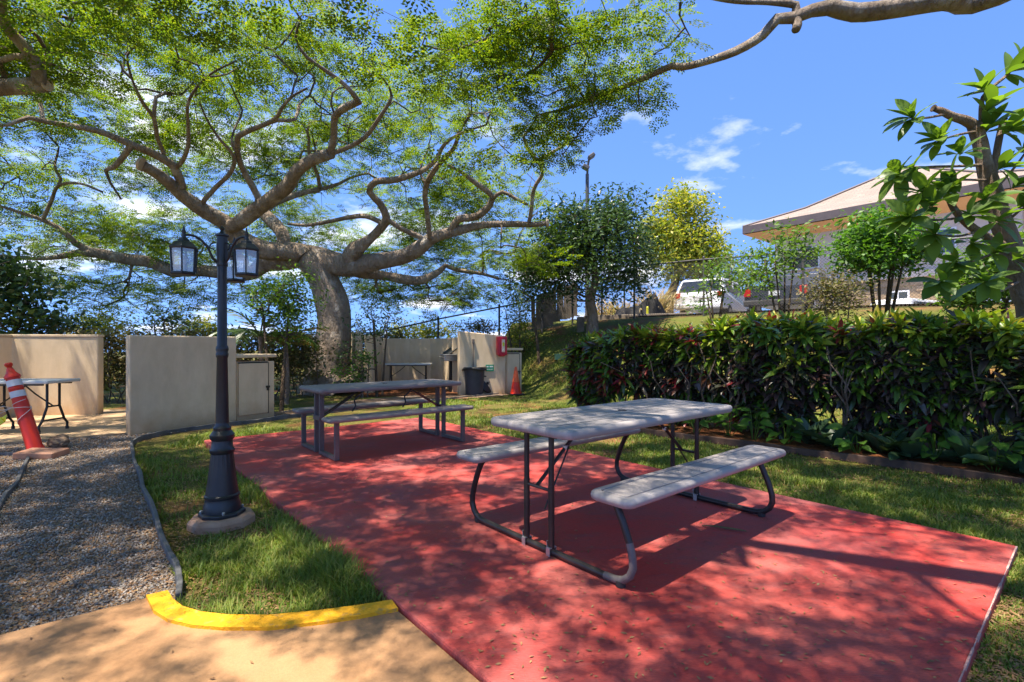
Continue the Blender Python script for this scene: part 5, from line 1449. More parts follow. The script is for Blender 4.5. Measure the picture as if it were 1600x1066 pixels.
# ------------------------------------------------------------------ parked vehicles
def car(name, label, cat, loc, rz, paint, kind):
    """x forward; rear at -x"""
    r = thing(name, label, cat, loc, rz, 'vehicles parked up the bank')
    if kind == 'suv':
        L, W, prof = 4.6, 1.86, [(-2.28, .45), (-2.30, .95), (-2.22, 1.05), (-1.95, 1.58), (-1.75, 1.66), (.35, 1.66), (1.05, 1.12), (2.15, .98), (2.30, .75), (2.30, .40)]
        glass_side = [(-1.85, 1.10), (-1.68, 1.56), (.28, 1.57), (.85, 1.13)]
        rear = ((-2.19, 1.12), (-1.98, 1.54)); front = ((.42, 1.60), (1.0, 1.16)); tailz = (.88, 1.08); ht = .30
    elif kind == 'pickup':
        L, W, prof = 5.4, 1.95, [(-2.72, .55), (-2.74, 1.12), (-.62, 1.12), (-.55, 1.18), (-.30, 1.74), (-.12, 1.80), (.85, 1.80), (1.45, 1.22), (2.55, 1.08), (2.70, .85), (2.70, .48)]
        glass_side = [(-.42, 1.22), (-.20, 1.68), (.78, 1.70), (1.25, 1.24)]
        rear = ((-.50, 1.24), (-.30, 1.68)); front = ((.92, 1.74), (1.40, 1.26)); tailz = (.78, 1.06); ht = .38
    elif kind == 'camper':
        L, W, prof = 5.2, 1.85, [(-2.60, .55), (-2.62, 1.05), (-2.55, 1.12), (-2.38, 1.66), (-2.2, 1.72), (.80, 1.74), (1.35, 1.20), (2.45, 1.05), (2.60, .82), (2.60, .48)]
        glass_side = [(-2.30, 1.18), (-2.15, 1.58), (.75, 1.62), (1.15, 1.22)]
        rear = ((-2.52, 1.16), (-2.38, 1.60)); front = ((.86, 1.68), (1.30, 1.24)); tailz = (.72, 1.04); ht = .36
    else:
        L, W, prof = 4.6, 1.80, [(-2.30, .42), (-2.32, .86), (-2.2, .96), (-1.55, 1.02), (-.95, 1.38), (-.6, 1.44), (.35, 1.43), (1.10, .98), (2.1, .84), (2.30, .64), (2.30, .38)]
        glass_side = [(-1.45, 1.02), (-.90, 1.34), (.30, 1.36), (.95, .99)]
        rear = ((-1.53, 1.06), (-.98, 1.36)); front = ((.40, 1.39), (1.05, 1.01)); tailz = (.70, .88); ht = .26
    n = len(prof); mb = MB(); h = W / 2
    for s in (-1, 1):
        for x, z in prof:
            ins = .0 if z < 1.0 else .17 * (z - 1.0) / .7
            mb.v.append((x, s * (h - ins), z))
    mb.f.append(tuple(range(n))); mb.f.append(tuple(reversed(range(n, 2 * n))))
    for i in range(n): mb.f.append((i, n + i, n + (i + 1) % n, (i + 1) % n))
    body = mb.build('body', paint, r, bevel=.05, seg=3, ang=20)
    yb = lambda z: h - (.0 if z < 1.0 else .17 * (z - 1.0) / .7)
    for s in (-1, 1):
        mb = MB(); mb.add([(x, s * (yb(z) + .004), z) for x, z in glass_side], [(0, 1, 2, 3) if s < 0 else (3, 2, 1, 0)]); gl = mb.build('side_window', M['car_glass'], r)
        xm = (glass_side[1][0] + glass_side[2][0]) / 2
        mb = MB(); mb.box((xm, s * (yb(1.35) + .004), 1.34), (.07, .03, .5)); mb.build('pillar', paint, gl)
    for (a, b), nm in ((rear, 'rear_window'), (front, 'windscreen')):
        dx, dz = b[0] - a[0], b[1] - a[1]; sgn = -1 if nm == 'rear_window' else 1
        ox, oz = (sgn * .012, .012)
        mb = MB(); mb.add([(a[0] + ox, -yb(a[1]) + .10, a[1] + oz), (a[0] + ox, yb(a[1]) - .10, a[1] + oz), (b[0] + ox, yb(b[1]) - .10, b[1] + oz), (b[0] + ox, -yb(b[1]) + .10, b[1] + oz)], [(0, 1, 2, 3)]); mb.build(nm, M['car_glass'], r)
    xr, xf = prof[1][0], prof[-2][0]
    for s in (-1, 1):
        mb = MB(); mb.box((xr + .04, s * (h - .12), sum(tailz) / 2), (.12, .22, tailz[1] - tailz[0])); mb.build('tail_lamp', M['tail'], r, bevel=.02)
        mb = MB(); mb.box((xf - .06, s * (h - .22), .74), (.14, .34, .15)); mb.build('headlight', M['reflect'], r, bevel=.03)
    mb = MB(); mb.box((xr - .02, 0, .55), (.20, W - .04, .20)); mb.build('rear_bumper', M['rubber'] if kind == 'pickup' else paint, r, bevel=.04)
    mb = MB(); mb.box((xr - .004, 0, .86), (.03, .34, .16)); mb.build('number_plate', M['white_pl'], r, bevel=.004)
    for x in (-L / 2 + .88, L / 2 - .92):
        for s in (-1, 1):
            wh = link(bpy.data.objects.new('wheel', None)); wh.parent = r; wh.location = (x, s * (h - .10), ht + .02)
            R = Matrix.Rotation(math.pi / 2, 3, 'X')
            mb = MB(); mb.lathe([(ht * .62, -.11), (ht * .97, -.11), (ht + .02, -.07), (ht + .02, .07), (ht * .97, .11), (ht * .62, .11)], 24); mb.v = [tuple(R @ Vector(v)) for v in mb.v]; mb.build('tyre', M['tyre'], wh, True)
            mb = MB(); mb.lathe([(ht * .63, -.115), (ht * .5, -.09), (ht * .18, -.10), (ht * .18, .10), (ht * .5, .09), (ht * .63, .115)], 10); mb.v = [tuple(R @ Vector(v)) for v in mb.v]; mb.build('rim', M['galv'], wh)
    return r
hz = lambda x, y: float(H(x, y)) + .03
az = math.atan2(.645, .764)
x, y = 8.6, 21.0; car('parked_suv', 'white sport utility car half hidden by shrubs beside the tarp', 'car', (x, y, hz(x, y)), az + .20, M['car_white'], 'suv')
x, y = 10.6, 18.6; car('parked_pickup', 'dark blue-grey pickup with its tailgate towards the hedge', 'pickup', (x, y, hz(x, y)), az + .12, M['car_dark'], 'pickup')
x, y = 19.3, 24.0; car('parked_pickup', 'white covered pickup with red tail lamps in front of the stone wall', 'pickup', (x, y, hz(x, y)), az - .15, M['car_white'], 'camper')
x, y = 16.6, 16.6; car('parked_car', 'pale silver car behind the fence post at the right', 'car', (x, y, hz(x, y)), az + math.pi + .5, M['car_silver'], 'sedan')

# motorcycle under a black tarpaulin
x, y = 4.7, 18.2
root = thing('covered_motorcycle', 'black tarpaulin draped over a motorcycle at the lot edge', 'tarpaulin', (x, y, hz(x, y)), -.12)
nu, nv = 40, 26; vs = []
ridge_x = [-.95, -.85, -.6, -.25, .05, .35, .52, .72, .95]; ridge_z = [.05, .35, .42, .44, .58, .84, .95, .55, .05]
for i in range(nu + 1):
    xx = -.95 + 1.9 * i / nu; rz_ = np.interp(xx, ridge_x, ridge_z)
    for j in range(nv + 1):
        t = -1 + 2 * j / nv; wdt = .40 + .05 * math.sin(xx * 5)
        z = rz_ * (1 - abs(t) ** 1.7) + .03 * math.sin(xx * 17 + t * 6) * (1 - abs(t)) * (rz_ > .2) + .02 * math.sin(t * 14 + xx * 9) * abs(t)
        vs.append((xx + .03 * math.sin(t * 9), t * wdt + .03 * math.sin(xx * 11), max(.0, z)))
fs = [(i * (nv + 1) + j, (i + 1) * (nv + 1) + j, (i + 1) * (nv + 1) + j + 1, i * (nv + 1) + j + 1) for i in range(nu) for j in range(nv)]
mb = MB(); mb.add(vs, fs); mb.build('tarp_sheet', M['tarp'], root, True)

x, y = 4.65, 17.1
mb = MB(); mb.lathe([(.045, 0), (.045, .34), (.02, .37)], 12); o = mb.build('bollard', M['tape'], smooth_=True); o.location = (x, y, hz(x, y)); tag(o, 'short yellow bollard in front of the tarpaulin', 'bollard')
mb = MB(); mb.bar((2.5, 17.25, 2.13), (5.9, 16.2, 2.17), .14, .22); o = mb.build('lot_sleeper', M['wood_g'], bevel=.02); tag(o, 'weathered timber sleeper along the lot edge below the tarpaulin', 'timber')
x, y = 2.15, 15.55
mb = MB(); mb.box((0, 0, .2), (.22, .18, .5)); o = mb.build('stump', M['wood_g'], bevel=.03); o.location = (x, y + .1, float(H(x, y)) ); tag(o, 'square wooden stump beside the dark tree on the bank', 'stump')
p = (1.33, 13.9)
mb = MB(); mb.prism(rounded(.14, .09, .02), 0, .13); mb.prism(rounded(.15, .10, .02), .132, .16); o = mb.build('valve_box', M['green_box']); o.location = (p[0], p[1], float(H(*p)) - .02); tag(o, 'small pale green box on the earth bank below the dark tree', 'utility box')

# floodlight pole
x, y = 3.32, 22.0
root = thing('floodlight_pole', 'tall dark floodlight pole rising behind the dark tree', 'light pole', (x, y, hz(x, y)))
mb = MB(); mb.tube([(0, 0, 0), (0, 0, 6.6)], [.10, .075], 12); mb.build('pole', M['fence'], root, True)
mb = MB(); mb.tube([(0, 0, 6.5), (.02, 0, 6.9), (.06, -.1, 7.2)], .05, 8); mb.build('bracket', M['fence'], root, True)
for (a, b, c) in ((.16, -.15, 7.32), (-.08, -.1, 6.85)):
    mb = MB(); mb.box((a, b, c), (.30, .34, .16), m=Matrix.Rotation(-.6 if a > 0 else .5, 3, 'Y')); mb.build('floodlight', M['fence'], root, bevel=.03)

# ------------------------------------------------------------------ chain-link fences
def chain_fence(label, pts, tops, foot, mesh_from, rail_mat, wire_mat, cell=.075, post_at=None, skip_posts=()):
    pts = [Vector(p) for p in pts]
    root = thing('chain_link_fence', label, 'fence', (pts[0].x, pts[0].y, foot[0]))
    o = Vector(root.location)
    for i in range(len(pts)):
        if i in skip_posts: continue
        mb = MB(); mb.tube([Vector((pts[i].x, pts[i].y, foot[i] - .2)) - o, Vector((pts[i].x, pts[i].y, tops[i] + .05)) - o], .032, 8); mb.lathe([(.036, .04), (.036, .07), (.01, .10)], 8, Vector((pts[i].x, pts[i].y, tops[i])) - o); mb.build('post', rail_mat, root, True)
    for i in range(len(pts) - 1):
        a = Vector((pts[i].x, pts[i].y, tops[i])) - o; b = Vector((pts[i + 1].x, pts[i + 1].y, tops[i + 1])) - o
        mb = MB(); mb.tube([a, b], .024, 8); mb.build('top_rail', rail_mat, root, True)
        if i < mesh_from: continue
        fa_, fb_ = foot[i] - o.z, foot[i + 1] - o.z
        L = (b - a).length; n = int(L / cell); hgt = ((a.z - fa_) + (b.z - fb_)) / 2
        def pt(u, v):       # u along, v 0..1 up
            q = a.lerp(b, min(max(u, 0), 1)); f_ = fa_ + (fb_ - fa_) * u
            return Vector((q.x, q.y, f_ + (q.z - f_) * v))
        Vs, Fs = [], []
        for sgn in (-1, 1):
            span = hgt / L
            for k_ in range(-int(hgt / cell) - 1, n + int(hgt / cell) + 1):
                u0 = k_ * cell / L; u1 = u0 + sgn * span
                v0, v1 = 0., 1.
                lo_, hi_ = 0., 1.
                if u1 != u0:
                    ta_, tb_ = (0 - u0) / (u1 - u0), (1 - u0) / (u1 - u0)
                    lo_, hi_ = max(0., min(ta_, tb_)), min(1., max(ta_, tb_))
                if hi_ - lo_ < .02: continue
                p0 = pt(u0 + (u1 - u0) * lo_, lo_); p1 = pt(u0 + (u1 - u0) * hi_, hi_)
                d = (p1 - p0).normalized(); s1 = d.orthogonal().normalized() * .0032; s2 = d.cross(s1)
                b0 = len(Vs)
                for e in (p0, p1):
                    for kk in range(3):
                        an = kk * 2.0944; Vs.append(tuple(e + s1 * math.cos(an) + s2 * math.sin(an)))
                Fs += [(b0 + kk, b0 + (kk + 1) % 3, b0 + 3 + (kk + 1) % 3, b0 + 3 + kk) for kk in range(3)]
        m_ = np_mesh('wire_mesh', Vs, Fs, wire_mat, root); m_['kind'] = 'stuff'
    return root
fp = [(-4.4, 16.2), (-2.37, 16.0), (-.41, 16.0), (1.0, 16.6), (2.05, 16.9), (3.1, 17.2), (3.9, 17.3)]
ft = [1.62, 2.06, 2.44, 2.78, 3.07, 3.2, 3.25]
chain_fence('chain-link fence climbing the bank behind the grill enclosure', fp, ft, [float(H(*q)) for q in fp], 2, M['fence'], M['wire'], .09)
fp = [(3.9, 15.9), (5.5, 14.3), (7.3, 12.5), (9.55, 10.3), (11.8, 8.0), (14, 5.8)]
chain_fence('chain-link fence in front of the parked vehicles above the hedge', fp, [3.74, 3.68, 3.55, 3.45, 3.4, 3.4], [float(H(*q)) for q in fp], 0, M['fence'], M['wire'], .075)
# old slatted screen behind the bank fence: separate boards
root = thing('board_screen', 'weathered brown board screen behind the bank fence', 'fence', (.75, 17.3, float(H(.75, 17.3))))
bd = MB().box((0, 0, .60), (.135, .025, 1.2)).build('board', M['wood_g'], root)
for i in range(13):
    o = bd if i == 0 else link(bd.copy())
    o.parent = root; o.location = (i * .125, i * .028 + random.uniform(-.006, .006), i * .046 + random.uniform(-.05, .04)); o.rotation_euler = (0, random.uniform(-.03, .03), .22)
mb = MB(); mb.bar((0, .04, .4), (1.55, .40, .95), .05, .08); mb.build('rail', M['wood_g'], root)


# ------------------------------------------------------------------ shrubs and smaller trees
def foliage_tree(name, label, cat, base, crown, n_anchor, per, leaf, size, spread, seed, stems=1, r0=.09, bark='bark_d', width=1.0, shell=.35, first=.35, thick=.018, trunk_pts=None, group=None, floor=None):
    """base: foot; crown: (cx, cy, cz, rx, ry, rz) blobs"""
    rng = np.random.default_rng(seed); base = Vector(base); T = Tree(seed)
    cc = crown if isinstance(crown[0], (tuple, list)) else [crown]
    c0 = np.array(cc[0][:3])
    for k_ in range(stems):
        an = 2 * math.pi * k_ / max(1, stems) + rng.uniform(0, 1)
        sp = 0 if stems == 1 else .10
        tgt = c0 + np.array([math.cos(an), math.sin(an), 0]) * (0 if stems == 1 else cc[0][3] * .45)
        b = np.array(base) + np.array([math.cos(an), math.sin(an), 0]) * sp
        mid = b * (1 - first) + tgt * first; mid[:2] = b[:2] * .7 + tgt[:2] * .3
        if trunk_pts and k_ == 0: T.chain(trunk_pts, .1)
        else:
            if T.P and stems > 1:
                # own root
                C = spline([(*b, r0), (*mid, r0 * .75), (*(tgt - np.array([0, 0, cc[0][5] * .3])), r0 * .45)], .12); prev = -1
                for c in C:
                    T.P.append(c[:3]); T.par.append(prev); T.r.append(c[3]); T.fix.append(True); prev = len(T.P) - 1
            else: T.chain([(*b, r0), (*mid, r0 * .75), (*(tgt - np.array([0, 0, cc[0][5] * .3])), r0 * .45)], .12)
    A = []
    vol = np.array([q[3] * q[4] * q[5] for q in cc]); vol = vol / vol.sum()
    for q, f in zip(cc, vol):
        m = max(4, int(n_anchor * f)); d = rng.normal(0, 1, (m, 3)); d /= np.linalg.norm(d, axis=1)[:, None]
        rad = rng.uniform(0, 1, m) ** shell
        lump = 1 + .16 * np.sin(d[:, 0] * 5 + seed) * np.sin(d[:, 1] * 4 + 1) + .12 * np.sin(d[:, 2] * 6 + d[:, 0] * 3)
        A.append(np.array(q[:3]) + d * (rad * lump)[:, None] * np.array(q[3:6]))
    A = np.concatenate(A)
    if floor is not None: A = A[A[:, 2] > floor]
    tips = T.grow(A, .16, .03, .0045, 2.3)
    root = thing(name, label, cat, base, 0, group)
    T.build(root, M[bark], M['twig'], thick, 8, .05, np.array(base))
    plain_leaves('crown', tips, per, spread, size, M[leaf], root, rng, width, off=np.array(base))
    return root
def hb(x, y): return float(H(x, y))

x, y = 2.41, 15.0
foliage_tree('ficus_tree', 'dense dark green tree on the bank in front of the floodlight pole', 'tree', (x, y, hb(x, y) - .05), [(2.3, 15, 4.1, 2.0, 1.7, 1.55), (.9, 15.3, 3.5, 1.2, 1.1, .85), (3.1, 14.8, 5.0, 1.1, 1.1, .85), (1.5, 15, 4.7, .9, .9, .7), (3.6, 15, 3.4, .8, .9, .7)], 760, 26, 'lf_ficus', .135, .22, 41, 1, .16, shell=.5, bark='bark_p',
             trunk_pts=[(x, y, hb(x, y) - .2, .20), (x + .02, y, hb(x, y) + .5, .155), (x - .05, y, hb(x, y) + 1.0, .14), (x + .1, y, hb(x, y) + 1.6, .11), (x + .05, y, hb(x, y) + 2.4, .07)])
x, y = .78, 14.3
foliage_tree('slender_tree', 'slender dark-stemmed sapling on the bank left of the dense dark tree', 'tree', (x, y, hb(x, y) - .05), [(.55, 14.4, 2.9, .75, .7, .9), (.95, 14.5, 3.4, .5, .5, .5)], 70, 14, 'lf_ficus', .10, .16, 42, 1, .055)
x, y = .15, 15.2
foliage_tree('slender_tree', 'thin leafy sapling in front of the fence nearest the enclosure', 'tree', (x, y, hb(x, y) - .05), [(.05, 15.3, 2.6, .55, .6, 1.0)], 45, 12, 'lf_green', .09, .16, 43, 2, .035)
x, y = 7.9, 25.2
foliage_tree('yellow_tree', 'bright yellow-green tree behind the covered motorcycle', 'tree', (x, y, hb(x, y) - .05), [(8.8, 25.2, 6.0, 2.0, 1.8, 1.7), (8.6, 25, 8.0, 1.3, 1.2, 1.2), (7.4, 25.3, 6.6, 1.1, 1.2, 1.3), (9.9, 25, 5.4, .9, 1, 1)], 640, 24, 'lf_yellow', .21, .28, 44, 1, .20, shell=.5,
             trunk_pts=[(x, y, 1.9, .30), (x, y, 2.9, .26), (x + .15, y, 3.8, .22), (x + .5, y, 4.8, .15), (x + .8, y, 6.0, .09)])
# dry ornamental grass by the tarp
def blades(name, label, cat, base, n, length, width, mat, seed, spread=.25, arch=.9, up=1.0, rise=.0):
    rng = np.random.default_rng(seed); root = thing(name, label, cat, base); Vs, Qs = [], []; b = 0
    for i in range(n):
        a = rng.uniform(0, 2 * math.pi); L = length * rng.uniform(.6, 1.15); p0 = np.array([rng.normal(0, spread * .3), rng.normal(0, spread * .3), rise * rng.random()])
        out = np.array([math.cos(a), math.sin(a), 0]); el = rng.uniform(.5, 1.35) * up; K = 7
        sd = np.array([-out[1], out[0], 0]); p = p0.copy(); th = el
        for k_ in range(K):
            t = k_ / (K - 1); w_ = width * (1 - t) ** .7 * (.4 + 1.2 * min(1, t * 4)) * .5 + .001
            Vs += [p - sd * w_, p + sd * w_]
            if k_: Qs.append((b + 2 * k_ - 2, b + 2 * k_ - 1, b + 2 * k_ + 1, b + 2 * k_))
            th -= arch * 2 / K * rng.uniform(.6, 1.3) * (.3 + t)
            p = p + (out * math.cos(th) + np.array([0, 0, 1]) * math.sin(th)) * L / K
        b += 2 * K
    o = np_mesh('blades', np.array(Vs), np.array(Qs), mat, root); o['kind'] = 'stuff'
    return root
x, y = 5.5, 19.3; blades('ornamental_grass', 'tall clump of dry straw-coloured grass right of the tarpaulin', 'grass clump', (x, y, hb(x, y)), 420, 2.2, .035, M['lf_tan'], 51, .9, .85)
x, y = 4.0, 19.9; blades('ornamental_grass', 'dry straw-coloured grass clump behind the tarpaulin', 'grass clump', (x, y, hb(x, y)), 300, 1.7, .035, M['lf_tan'], 52, .8, .85)
# shrubs along the lot fence
def shrub(label, x, y, crown, n, per, leaf, size, seed, stems=4, r0=.03, spread=.13, shell=.5, name='shrub'):
    return foliage_tree(name, label, 'shrub', (x, y, hb(x, y) - .05), crown, n, per, leaf, size, spread, seed, stems, r0, shell=shell, thick=.012)
def cblob(px, py, Y, rx, rz, ry=None):
    p = at(px, py, Y); return (p.x, p.y, p.z, rx / F * Y, (ry or rx) / F * Y, rz / F * Y)
q = at(1118, 500, 12.6); shrub('airy shrub in front of the white sport utility car', q.x, q.y, [cblob(1118, 440, 12.6, 34, 34), cblob(1150, 405, 12.8, 30, 20), cblob(1090, 470, 12.4, 22, 20)], 80, 9, 'lf_green', .115, 61)
q = at(1222, 500, 11.2); shrub('open twiggy shrub in front of the dark pickup', q.x, q.y, [cblob(1215, 400, 11.2, 50, 34), cblob(1240, 365, 11.3, 40, 20), cblob(1190, 440, 11.2, 36, 30), cblob(1262, 385, 11.2, 30, 22)], 135, 10, 'lf_green', .12, 62, 5)
q = at(1378, 500, 9.6); shrub('rounded glossy shrub with many upright stems in front of the white pickup', q.x, q.y, [cblob(1382, 372, 9.6, 62, 52), cblob(1350, 400, 9.5, 40, 40), cblob(1420, 390, 9.7, 36, 44)], 420, 18, 'lf_lush', .105, 63, 7, .035)
q = at(1310, 500, 9.2); shrub('olive-yellow shrub low between the twiggy and the rounded shrub', q.x, q.y, [cblob(1308, 462, 9.2, 46, 34), cblob(1285, 445, 9.2, 26, 22)], 150, 14, 'lf_brown', .07, 64, 4, .02)
q = at(1545, 500, 8.2); shrub('dark leafy shrub behind the large-leaved tree', q.x, q.y, [cblob(1550, 430, 8.2, 60, 46), cblob(1590, 390, 8.4, 40, 36), cblob(1510, 460, 8.2, 40, 30)], 260, 14, 'lf_green', .12, 65, 4)
q = at(1178, 470, 24); shrub('green shrub on the far side of the parked vehicles', q.x, q.y, [cblob(1160, 440, 24, 70, 40), cblob(1120, 425, 24, 40, 34)], 160, 12, 'lf_green', .2, 66, 3, .06, .3)
# left background
foliage_tree('leafy_tree', 'dark round-leaved tree at the far left behind the wall', 'tree', (-11.2, 10.6, -.1), [cblob(10, 455, 10.8, 60, 60), cblob(-20, 420, 10.8, 40, 40), cblob(50, 490, 10.8, 36, 26)], 190, 12, 'lf_ficus', .16, .22, 71, 2, .06, width=1.4)
q = at(110, 530, 12); shrub('dull dark shrub rising behind the left wall', q.x, q.y, [cblob(105, 508, 12, 40, 16), cblob(70, 505, 12, 20, 14)], 80, 12, 'lf_ficus', .10, 72)
q = at(155, 530, 17); shrub('yellow-green bush far behind the left wall', q.x, q.y, [cblob(155, 508, 17, 46, 18), cblob(152, 490, 17, 14, 10)], 120, 16, 'lf_yellow', .12, 73, 3, .04, .2)
q = at(262, 530, 11.5); shrub('dark sprig-like shrub above the gap between the walls', q.x, q.y, [cblob(255, 500, 11.5, 26, 18), cblob(285, 497, 11.5, 18, 15)], 60, 9, 'lf_ficus', .10, 74)
q = at(305, 530, 17); shrub('yellow-green bush behind the broad beige panel', q.x, q.y, [cblob(303, 512, 17, 36, 16), cblob(335, 518, 17, 24, 12)], 100, 16, 'lf_yellow', .12, 75, 3, .04, .2)
q = at(668, 540, 19); shrub('yellow-green bush behind the curved enclosure wall', q.x, q.y, [cblob(668, 520, 19, 42, 18), cblob(620, 520, 19, 30, 18), cblob(705, 525, 19, 20, 10)], 150, 16, 'lf_yellow', .13, 76, 3, .04, .22)
q = at(755, 540, 16.8); shrub('dark purple-brown shrub behind the front wall', q.x, q.y, [cblob(752, 510, 16.8, 28, 13), cblob(730, 512, 16.8, 14, 8)], 70, 12, 'lf_brown', .10, 77)
q = at(805, 545, 15.6); shrub('mixed green shrub between the red box and the saplings', q.x, q.y, [cblob(806, 525, 15.6, 20, 34), cblob(820, 500, 15.8, 14, 20)], 90, 13, 'lf_yellow', .09, 78)
# clipped hedge of brown-green twigs behind the left walls, with gaps
def hedge_box(label, path, z0, z1, depth, n, per, leaf, size, seed, name='hedge'):
    rng = np.random.default_rng(seed); path = [np.array(p, float) for p in path]
    seg = [np.linalg.norm(path[i + 1] - path[i]) for i in range(len(path) - 1)]; tot = sum(seg)
    root = thing(name, label, 'hedge', (path[0][0], path[0][1], -.1)); off = np.array((path[0][0], path[0][1], -.1))
    mbs = MB(); A = []
    for i in range(n):
        u = rng.uniform(0, tot); k_ = 0
        while u > seg[k_] and k_ < len(seg) - 1: u -= seg[k_]; k_ += 1
        d = (path[k_ + 1] - path[k_]) / seg[k_]; c = path[k_] + d * u; nn = np.array([-d[1], d[0]]); c = c + nn * rng.uniform(-.5, .5) * depth
        A.append((c[0], c[1], z0 + (z1 - z0) * rng.random() ** .75))
    A = np.array(A)
    for i in range(int(tot * 9)):
        u = rng.uniform(0, tot); k_ = 0
        while u > seg[k_] and k_ < len(seg) - 1: u -= seg[k_]; k_ += 1
        d = (path[k_ + 1] - path[k_]) / seg[k_]; c = path[k_] + d * u
        pts = [(c[0] + rng.normal(0, .05) - off[0], c[1] + rng.normal(0, .1) - off[1], 0)]
        for j in range(4): pts.append((pts[-1][0] + rng.normal(0, .10), pts[-1][1] + rng.normal(0, .10), (z1 + .1) * (j + 1) / 4 * rng.uniform(.85, 1)))
        mbs.tube(pts, [.014, .011, .009, .006, .003], 5)
    o = mbs.build('stems', M['twig'], root, True); o['kind'] = 'stuff'
    plain_leaves('foliage', A, per, .09, size, M[leaf], root, rng, 1.0, off=off)
    return root
hedge_box('clipped brown-green hedge behind the left beige walls', [(-12.5, 11.2), (-8.4, 11.2), (-6.0, 11.6), (-4.9, 12.6)], .25, 1.50, .5, 1500, 14, 'lf_brown', .105, 81)
hedge_box('brown twiggy hedge between the low cupboard and the big trunk', [(-6.6, 14.6), (-4.6, 15.2), (-3.4, 15.6)], .25, 1.55, .6, 800, 13, 'lf_brown', .105, 82)
x, y = -6.55, 14.0
# small leafy tree and palm beside the trunk
foliage_tree('small_tree', 'small leafy tree with twin stems between cupboard and big trunk', 'tree', (-4.55, 9.6, -.08), [cblob(430, 470, 10, 44, 42), cblob(465, 455, 10.2, 34, 36), cblob(455, 510, 10, 34, 26), cblob(410, 455, 10, 26, 22)], 240, 13, 'lf_green', .085, .14, 91, 2, .045)
foliage_tree('young_shrub', 'small leaning shrub at the right foot of the big trunk', 'shrub', (-3.35, 12.5, -.08), [cblob(590, 495, 12.4, 36, 26), cblob(570, 520, 12.4, 30, 20), cblob(545, 565, 12.4, 30, 34), cblob(615, 480, 12.4, 24, 12)], 120, 9, 'lf_ficus', .095, .14, 92, 3, .035)
foliage_tree('young_shrub', 'bright green low shrub against the big trunk', 'shrub', (-3.6, 12.15, -.08), [cblob(570, 558, 12.1, 18, 14), cblob(545, 585, 12.1, 26, 16)], 60, 10, 'lf_lush', .085, .10, 93, 3, .02)

def palm(label, base, crown_z, n, L, seed, mat):
    rng = np.random.default_rng(seed); root = thing('palm', label, 'palm', base)
    mb = MB(); mb.tube([(0, 0, -.1), (.03, 0, crown_z * .5), (0, 0, crown_z)], [.07, .055, .045], 10); mb.build('trunk', M['bark_p'], root, True)
    for i in range(n):
        a = 2 * math.pi * i / n + rng.uniform(-.3, .3); out = np.array([math.cos(a), math.sin(a), 0]); th = rng.uniform(.25, 1.25); p = np.array([0, 0, crown_z]); pts = [p]; K = 12; Lf = L * rng.uniform(.8, 1.1); ths = []
        for k_ in range(K):
            th -= .13 * (k_ / K + .35); p = p + (out * math.cos(th) + np.array([0, 0, 1]) * math.sin(th)) * Lf / K; pts.append(p); ths.append(th)
        mb = MB(); mb.tube([tuple(q_) for q_ in pts], [.016 * (1 - .8 * j / K) + .002 for j in range(K + 1)], 5)
        sd = np.array([-out[1], out[0], 0])
        for k_ in range(2, K):
            for s in (-1, 1):
                for h_ in (0, .5):
                    c = pts[k_] * (1 - h_) + pts[k_ + 1] * h_; tang = (pts[k_ + 1] - pts[k_]) / (Lf / K)
                    l_ = Lf * .36 * (1 - .55 * (k_ / K)); d = sd * s * .8 + tang * .75 + np.array([0, 0, -.25 + rng.normal(0, .08)]); d /= np.linalg.norm(d)
                    wv = np.cross(d, [0, 0, 1]); wv /= np.linalg.norm(wv); wv = wv * .022 + np.array([0, 0, .008])
                    m_ = c + d * l_ * .45; e = c + d * l_ + np.array([0, 0, -.08 * l_])
                    mb.add([c, m_ - wv, e, m_ + wv], [(0, 1, 2, 3)])
        mb.build('frond', mat, root)
    return root
palm('young palm with broad drooping fronds behind the low cupboard', (-5.35, 10.6, -.05), 1.45, 9, 1.25, 95, M['lf_ficus'])
palm('small upright palm between the young palm and the leafy tree', (-4.95, 10.9, -.05), 1.25, 7, 1.0, 96, M['lf_brown'])


